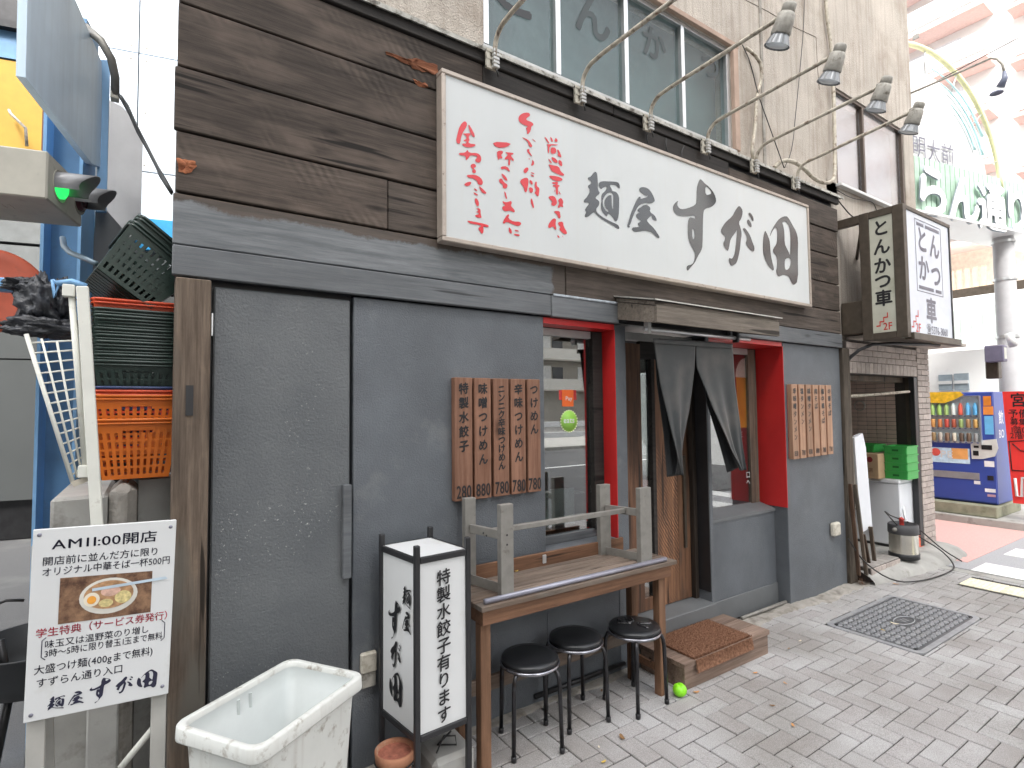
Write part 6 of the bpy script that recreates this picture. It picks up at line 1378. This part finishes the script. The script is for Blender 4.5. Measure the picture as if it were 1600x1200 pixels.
r = vr(1448, 1534, 621, 693, .006); vbox((r[0], r[1], r[2], vy1-.06, r[4], r[5]), 'display_back', mat('display_white', (.62, .68, .75), .5))
dz = [onX(1530, y, VX).z for y in (648, 668, 690)]; yR, yL = r[2]+.015, vy1-.08
cols = [[(.1, .35, .12), (.30, .12, .06), (.25, .5, .15), (.3, .55, .2), (.4, .6, .2), (.35, .55, .15), (.35, .5, .18), (.7, .75, .72), (.7, .12, .08), (.15, .45, .75), (.12, .4, .7)],
        [(.05, .05, .25), (.08, .05, .2), (.5, .08, .05), (.55, .1, .06), (.6, .3, .1), (.55, .2, .08), (.5, .08, .06), (.4, .1, .06), (.3, .4, .15), (.35, .2, .1), (.5, .3, .1)],
        [(.5, .38, .2), (.45, .3, .12), (.5, .4, .22), (.4, .35, .3), (.3, .2, .1), (.45, .4, .35), (.2, .12, .08), (.6, .55, .45), (.12, .08, .06), (.15, .1, .07), (.3, .3, .3)]]
for ri, zb_ in enumerate(dz):
    vbox((VX-.022, VX-.0065, yR-.01, yL+.02, zb_-.028, zb_-.004), 'price_strip', m_white)
    bt_ = B()
    for k in range(14): y_ = yR+.02+(yL-yR-.04)*k/13; bt_.box(VX-.0245, VX-.0225, y_-.012, y_+.012, zb_-.024, zb_-.012)
    bt_.obj('button', mat('button_blue', (.1, .15, .5), .4), vm)
    n = 11; hgt_ = (.165 if ri == 0 else .115)
    for k in range(n):
        y_ = yR+.03+(yL-yR-.06)*k/(n-1); co = cols[ri][n-1-k]; rr_2 = .026 if ri == 0 else .027
        B().lathe((VX-.03, y_, zb_-.003), [(rr_2, 0), (rr_2, hgt_*.72), (rr_2*.55, hgt_*.9), (rr_2*.45, hgt_)] if ri == 0 else [(rr_2*.9, 0), (rr_2, .01), (rr_2, hgt_-.012), (rr_2*.8, hgt_)], 10, cap1=True).obj('bottle' if ri == 0 else 'can', mat(f'drink_{ri}_{k}', co, .35), vm)
    
rr3 = vr(1534.5, 1543, 621, 690); 
B().box(VX-.05, VX-.003, r[2]-.012, r[2]-.002, r[4]-.02, r[5]+.01).obj('display_edge', m_alu, vm); B().box(VX-.05, VX-.003, r[2]-.002, vy1-.04, r[5]+.002, r[5]+.012).obj('display_edge', m_alu, vm)
B().box(VX-.049, VX-.046, r[2], vy1-.06, r[4], r[5]).obj('display_glass', glass('clear_glass', .08, (.95, .97, .97)), vm)
for (x0, x1, y0, y1, c) in ((1536, 1549, 619, 634, (.7, .22, .03)), (1536, 1552, 635, 648, (.75, .25, .05)), (1538, 1553, 650, 679, (.15, .45, .75)), (1538, 1554, 720, 730, (.75, .75, .75)), (1539, 1556, 763, 770, (.75, .75, .75)), (1522, 1532, 751, 757, (.75, .75, .75)), (1543, 1556, 772, 777, (.5, .3, .35))):
    vbox(vr(x0, x1, y0, y1, .005), 'sticker', mat(f'sticker_{x0}_{y0}', c, .4))
q = vr(1517, 1560, 685, 718, .012); qa = [onX(x, y, VX-.003) for x, y in ((1517, 694), (1532, 688), (1557, 686), (1560, 700), (1555, 713), (1537, 717), (1519, 717))]
cpn = B().slab(qa, (-.012, 0, 0)).obj('coin_panel', mat('coin_panel_grey', (.58, .58, .55), .4), vm)
for r_ in ((1522, 1530, 696, 700), (1521, 1530, 704, 712), (1534, 1551, 695, 703)): B().box(*vr(*r_, .02)).obj('coin_slot', m_darksteel, cpn)
vbox(vr(1445, 1516, 698, 725, .006), 'advert_panel', mat('advert_pale_blue', (.50, .66, .78), .4, var=.25, scale=14)); vbox(vr(1487, 1513, 700, 718, .008), 'advert_orange', mat('advert_orange', (.75, .36, .12), .4))
q = onX(1479, 709, VX-.0085); letters('PE', q, (0, -1, 0), uz, .14, bold=.04).obj('lettering', m_white, vm)
q = onX(1462, 706, VX-.0085); B().lathe(q, [(.055, 0), (0, .001)], 20, (-1, 0, 0)).obj('round_emblem', mat('emblem_red', (.65, .1, .08), .4), vm)
vbox(vr(1445, 1531, 733, 750, .01), 'dispensing_flap', mat('flap_grey', (.30, .30, .31), .3, .3)); vbox(vr(1543, 1553, 743, 751, .008), 'change_cup', m_black)
q = onX(1468, 622, VX-.055); B().slab([onX(x, y, VX-.052) for x, y in ((1446, 613), (1500, 612), (1506, 617), (1490, 625), (1475, 630), (1446, 629))], (-.006, 0, 0)).obj('yellow_banner', mat('yellow_banner', (.75, .45, .03), .4, var=.25, scale=20), vm)
for (px, py, s_, z_) in ((1564, 652, '飲', .09), (1565, 677, 'BO', .07)):
    q = onY(px, py, vy0-.0012); letters(s_, q, (1, 0, 0), uz, z_*2.2, bold=.03).obj('side_lettering', m_white, vm)
# red sign leaning right of the machine
RX = 9.30; rs = thing('red_notice_board', tuple(onX(1600, 790, RX)), 'leaning bright red board with black lettering right of the vending machine', 'sign')
RP = [onX(x, y, RX) for x, y in ((1566, 612), (1660, 610), (1660, 794), (1583, 786))]
B().slab(RP, (.04, 0, 0)).obj('board_sheet', mat('bright_red_sheet', (.68, .035, .03), .4, var=.05), rs)
for (px, py, s_, sz, bo) in ((1592, 625, '宮', .19, .03), (1589, 646, '予備コー', .12, .02), (1592, 659, '募集こそ', .10, .01), (1592, 671, '1階03', .10, .01), (1592, 680, '2階03', .10, .01)):
    q = onX(px-14, py, RX-.002); letters(s_, q, (0, -1, 0), uz, sz, bold=bo, center=False, sx=.85).obj('lettering', m_ink, rs)
b = B()
for p0_, p1_ in (((1575, 690), (1640, 686)), ((1577, 690), (1581, 735)), ((1581, 735), (1640, 738)), ((1582, 693), (1594, 704)), ((1594, 704), (1640, 712))): b.tube([onX(*p0_, RX-.003), onX(*p1_, RX-.003)], .006, 4)
b.obj('printed_map', m_ink, rs)
b = B(); b.tube([onX(1586, 747, RX-.004), onX(1589, 775, RX-.004), onX(1597, 776, RX-.004), onX(1597, 747, RX-.004), onX(1640, 744, RX-.004)], .016, 6); b.obj('white_mark', m_white, rs)
# gate: column + name board
PC = Vector((11.1, .27, 0)); GD = Vector((.98, -.19, 0)).normalized(); GN = Vector((.19, .98, 0)).normalized()
gt_ = thing('shopping_street_gate', (11.1, .27, 0), 'shopping street gate with ribbed pale green board reading らん通り on a grey column', 'gate')
m_col = mat('gate_column_grey', (.46, .46, .47), .5, var=.08, scale=4)
zt_ = onY(1578, 372, .27).z
B().lathe(PC, [(.135, .1), (.13, zt_)], 24).obj('column', m_col, gt_)
for y in (384, 440, 527): B().lathe(PC+VZ*onY(1578, y, .27).z, [(.145, -.02), (.145, .02)], 24).obj('column_band', m_alu, gt_)
GP = PC-GN*.16
def gp(x, y, off=0): return onP(x, y, GP-GN*off, GN)
tl_, tr_, bl2, br2 = gp(1420, 241), gp(1660, 306), gp(1420, 330), gp(1660, 381)
zT, zB = (tl_.z+gp(1600, 290).z)/2, (gp(1440, 333).z+gp(1600, 368).z)/2
gl = (tl_-GP).dot(GD)-1.2; gr = (tr_-GP).dot(GD)
O = Vector((GP.x, GP.y, 0))
B().slab([O+GD*gl+VZ*zB, O+GD*gr+VZ*zB, O+GD*gr+VZ*zT, O+GD*gl+VZ*zT], GN*.3).obj('board_back', mat('pale_green_board', (.42, .55, .44), .6), gt_)
nrib = int((gr-gl)/.115)
rmesh = B().box(-.050, .050, -.02, .0, 0, zT-zB-.02).mesh('rib', mat('pale_mint_rib', (.40, .55, .44), .5, var=.1, objvar=.08))
for k in range(nrib):
    o = bpy.data.objects.new('rib', rmesh); COL.objects.link(o); o.parent = gt_; o.location = O+GD*(gl+.06+k*.115)+VZ*(zB+.01)-GN*.002-ORG[gt_.name]; o.rotation_euler.z = math.atan2(GD.y, GD.x)
B().slab([O+GD*gl+VZ*(zB-.03)-GN*.1, O+GD*gr+VZ*(zB-.03)-GN*.1, O+GD*gr+VZ*(zB-.03)+GN*.5, O+GD*gl+VZ*(zB-.03)+GN*.5], VZ*.028).obj('soffit', m_white, gt_)
for ch, px, py, sz in (('ら', 1450, 300, .80), ('ん', 1499, 312, .78), ('通', 1543, 325, .74), ('り', 1582, 330, .74)):
    c_ = gp(px, py, .03); L1 = letters(ch, c_-GN*.06, GD, VZ, sz, bold=.06); n0 = len(L1.v); me_f = list(L1.f); vv = list(L1.v)
    L1.obj('letter_face', mat('white_letter', (.82, .82, .82), .4), gt_)
    L2 = letters(ch, c_-GN*.035-VZ*.010+GD*.006, GD, VZ, sz, bold=.06); L2.obj('letter_side', mat('letter_side_grey', (.45, .50, .56), .6), gt_)
# arch above
cA = gp(1447, 272); r1_ = (gp(1545, 205)-cA).length; r2_ = r1_*.80
def arc(r_, a0, a1, n=28): return [cA+GD*(r_*math.cos(rad(a0+(a1-a0)*k/n)))+VZ*(r_*math.sin(rad(a0+(a1-a0)*k/n))) for k in range(n+1)]
B().slab(arc(r2_, 2, 178), GN*.2).obj('arch_panel', m_white, gt_)
B().tube(arc(r1_, 2, 178), .035, 8).obj('yellow_arch', mat('yellow_arch_tube', (.80, .78, .45), .5), gt_)
for rr4, a0, a1 in ((r2_*.97, 20, 75), (r2_*.86, 25, 62), (r2_*1.06, 30, 85)): B().tube([p-GN*.03 for p in arc(rr4, a0, a1, 14)], .02, 6, r2=.008).obj('cyan_stroke', mat('cyan_paint', (.55, .82, .84), .5), gt_)
for k in range(7): a_ = 15+k*24; B().tube([cA+GD*(r2_*math.cos(rad(a_)))+VZ*(r2_*math.sin(rad(a_))), cA+GD*(r1_*math.cos(rad(a_)))+VZ*(r1_*math.sin(rad(a_)))], .012, 6).obj('arch_spoke', m_alu, gt_)
q = gp(1459, 236, .02); letters('明大前', q, GD, VZ, .36, bold=.0, sx=.9).obj('lettering', m_sgrey, gt_)
# things on the column
q = onY(1555, 555, .0); sp2 = thing('traffic_light', (q.x, 0, q.z), 'small dark pedestrian light clamped to the gate column', 'traffic light')
B().box(q.x-.13, q.x+.02, -.12, .08, onY(1555, 566, 0).z, onY(1555, 541, 0).z, .01).obj('housing', mat('dusty_violet_housing', (.13, .12, .18), .5), sp2); B().box(q.x-.11, q.x-.02, -.125, -.1205, onY(1555, 562, 0).z, onY(1555, 545, 0).z).obj('screen', mat('pale_lens', (.5, .5, .45), .4), sp2)
B().box(q.x+.03, q.x+.16, -.02, .12, onY(1568, 592, 0).z, onY(1568, 541, 0).z, .01).obj('control_box', m_brown, sp2)
q = onY(1580, 530, -.02); B().tube([(q.x-.02, 0, q.z+.08), (q.x+.04, -.03, q.z-.10)], .05, 12).obj('loudspeaker', m_white, None, 'small white loudspeaker on the gate column', 'loudspeaker')
# street lamp arm from the building's corner
la = thing('street_lamp_arm', tuple(onX(1424, 145, 7.22)), 'thin curved lamp arm with small head reaching out from the building corner', 'street lamp')
P = [onX(x, y, 7.23) for x, y in ((1422, 146), (1450, 134), (1480, 121), (1510, 108), (1535, 97), (1548, 91), (1558, 92), (1566, 100), (1569, 112))]
B().tube(P, .012, 8).obj('arm', m_lampgrey, la); B().tube([P[-1], onX(1570, 122, 7.23), onX(1563, 136, 7.23)], .016, 8, r2=.04).obj('lamp_head', mat('slate_lamp', (.18, .2, .28), .4), la); B().lathe(onX(1557, 146, 7.23), [(0, .02), (.05, .015), (.06, 0)], 12).obj('lamp_shade', mat('slate_lamp', (.18, .2, .28), .4), la)
# background houses
m_wb = mat('bright_white_render', (.84, .84, .83), .6, var=.02, scale=2); m_ter = mat('terracotta_soffit', (.70, .50, .46), .7, var=.08)
hs_ = thing('white_house', (13.5, 3, 0), 'low white house with grey window behind the vending machine', 'house')
HX = 13.0; B().box(HX, HX+8, -8, 12, 0, onX(1500, 548, HX).z).obj('wall', m_wb, hs_)
for (x0, x1, y0, y1) in ((1467, 1489, 586, 610), (1491, 1515, 584, 610)):
    a, c = onX(x0, y0, HX), onX(x1, y1, HX); B().box(HX-.03, HX+.02, c.y, a.y, c.z, a.z).obj('window', mat('grey_window', (.30, .36, .40), .2), hs_)
    B().box(HX-.05, HX-.031, c.y, a.y, (a.z+c.z)/2-.03, (a.z+c.z)/2+.03).obj('window_bar', m_white, hs_)
h2 = thing('siding_house', (17, 3, 0), 'two storey pale siding house with brown balcony fence behind the gate', 'house')
HX = 17.0; zt2 = onX(1530, 455, HX).z; B().box(HX, HX+8, -2.2, 14, 0, zt2).obj('wall', m_wb, h2)
zz0 = onX(1500, 540, HX).z
sd_ = B().box(HX-.02, HX-.001, 0, .21, zz0, zt2-.15).mesh('siding_board', mat('pale_green_siding', (.62, .70, .66), .6, objvar=.05)); ya = onX(1480, 500, HX).y
for k in range(16):
    o = bpy.data.objects.new('siding_board', sd_); COL.objects.link(o); o.parent = h2; o.location = Vector((0, ya-.05-.22*k, 0))-Vector((ORG[h2.name].x, ORG[h2.name].y, 0))
a, c = onX(1480, 474, HX-.6), onX(1566, 450, HX-.6); B().box(HX-.6, HX, -1.6, 8, c.z-.1, c.z+.12).obj('eave', m_brown, h2); B().box(HX-.7, HX, -1.65, 8, c.z-.3, c.z-.105).obj('eave_gutter', m_wb, h2)
h3 = thing('balcony_house', (21, 3, 0), 'cream upper storey with slatted brown balcony fence below the gate board', 'house')
HX = 21.; B().box(HX, HX+6, -3, 14, 0, onX(1520, 385, HX).z).obj('wall', mat('cream_render', (.78, .72, .62), .7), h3)
a, c = onX(1491, 430, HX-.8), onX(1545, 452, HX-.8); B().box(HX-.8, HX, c.y, a.y+3, c.z-.25, c.z-.05).obj('balcony_slab', m_wb, h3)
sl_ = B().box(-.02, .02, -.06, .06, 0, onX(1520, 418, HX-.8).z-c.z).mesh('fence_slat', mat('tan_slat', (.55, .40, .28), .7))
k = 0
while c.y+.1+k*.19 < a.y+1.5: o = bpy.data.objects.new('fence_slat', sl_); COL.objects.link(o); o.parent = h3; o.location = Vector((HX-.8, c.y+.1+k*.19, c.z))-ORG[h3.name]; k += 1
B().box(HX-1, HX, -3, 14, onX(1520, 392, HX).z, onX(1520, 384, HX).z).obj('roof_edge', m_ter, h3)
# big apartment block
AX = 38.; ap = thing('apartment_block', (AX, 8, 0), 'tall white apartment block with terracotta balcony edges filling the top right background', 'building')
B().box(AX+1.6, AX+14, -30, 30, 0, 40).obj('wall', m_wb, ap)
zb0 = onX(1430, 125, AX).z; fh = onX(1425, 50, AX).z-zb0
ymid = onX(1540, 65, AX).y; yr_ = onX(1572, 50, AX).y
for k in range(-6, 7):
    z = zb0+k*fh
    if z < 3: continue
    B().box(AX, AX+1.6, ymid+.0, 26, z-.12, z+.04).obj('balcony_slab', m_wb, ap); B().box(AX-.05, AX+1.6, ymid, 26, z-.36, z-.121).obj('balcony_soffit', m_ter, ap); B().box(AX-.08, AX+.05, ymid, 26, z+.041, z+1.15).obj('parapet', m_wb, ap)
    B().box(AX+1.55, AX+1.597, ymid+1.5, 26, z+.3, z+2.2).obj('balcony_window', mat('pale_blind', (.75, .78, .82), .6), ap)
    z2 = z-.9
    B().box(AX+.3, AX+1.6, -25, yr_, z2-.30, z2-.001).obj('balcony_soffit', m_ter, ap); B().box(AX+.25, AX+.4, -25, yr_-.3, z2, z2+1.1).obj('parapet', m_wb, ap)
    for yy in (ymid+3.0, ymid+6.5): B().box(AX-.2, AX-.09, yy, yy+.3, z-.62, z-.37).obj('drain_bracket', m_bgrey, ap)
# overhead wires
B().tube([onX(1435, 142, 7.3), Vector((14, -1.4, 9.0)), Vector((30, -3, 20))], .006, 5).obj('overhead_wire', m_wire, None, 'thin overhead wire rising from the building corner', 'wire')

# ================================================================== OPPOSITE SIDE OF THE MAIN ROAD (seen in the window glass; the added shading tower is unseen)
B().box(-40, 80, -40, -13.6, -.1, .12).obj('opposite_pavement', m_concrete, kind='structure')
gr_ = thing('guard_rail', (12, -13.2, 0), 'white steel guard rail along the far side of the main road, seen reflected', 'guard rail')
for z in (.50, .90): B().box(-10, 60, -13.25, -13.18, z, z+.20, .01).obj('rail', m_white, gr_)
for k in range(14): B().tube([(-9+k*5, -13.3, 0), (-9+k*5, -13.3, 1.0)], .05, 8).obj('post', m_white, gr_)
oa = thing('opposite_apartments', (14, -22, 0), 'beige apartment house with long balconies across the main road, seen reflected in the windows', 'building')
m_be = mat('beige_block', (.42, .40, .36), .8)
B().box(6, 110, -50, -36, .12, 19).obj('wall', m_be, oa)
for k in range(6):
    z = 3.2+k*2.7; B().box(6, 110, -35.999, -34.6, z-.12, z).obj('balcony_slab', m_be, oa); B().box(6, 110, -34.7, -34.6, z+.001, z+.95).obj('parapet', mat('pale_parapet', (.62, .61, .57), .7), oa)
    for j in range(24):
        x = 8+j*4.2; B().box(x, x+1., -35.998, -35.93, z+.1, z+2.2).obj('window', mat('pale_curtain', (.8, .82, .82), .4), oa); B().box(x+1.2, x+2.4, -35.998, -35.95, z+.1, z+2.1).obj('window', mat('dark_opposite_glass', (.06, .07, .08), .2), oa)
rs2 = B().box(17.2, 18.0, -18.8, -18.4, 2.0, 2.5); rs2.obj('red_shop_sign', m_red, None, 'red shop sign across the main road, seen reflected', 'sign')
tw = thing('added_shade_tower', (-24, -26, 0), 'added tall beige block behind the camera, shading the shop front from the sun', 'building')
B().box(-45, -1.5, -34, -13.6, .12, 27).obj('wall', m_be, tw)  # unseen block, added and sized to hold sun and sky off the shop front
for k in range(9): B().box(-44, -2, -13.598, -13.55, 2.5+k*2.8, 4.0+k*2.8).obj('window_band', mat('dark_opposite_glass', (.06, .07, .08), .2), tw)
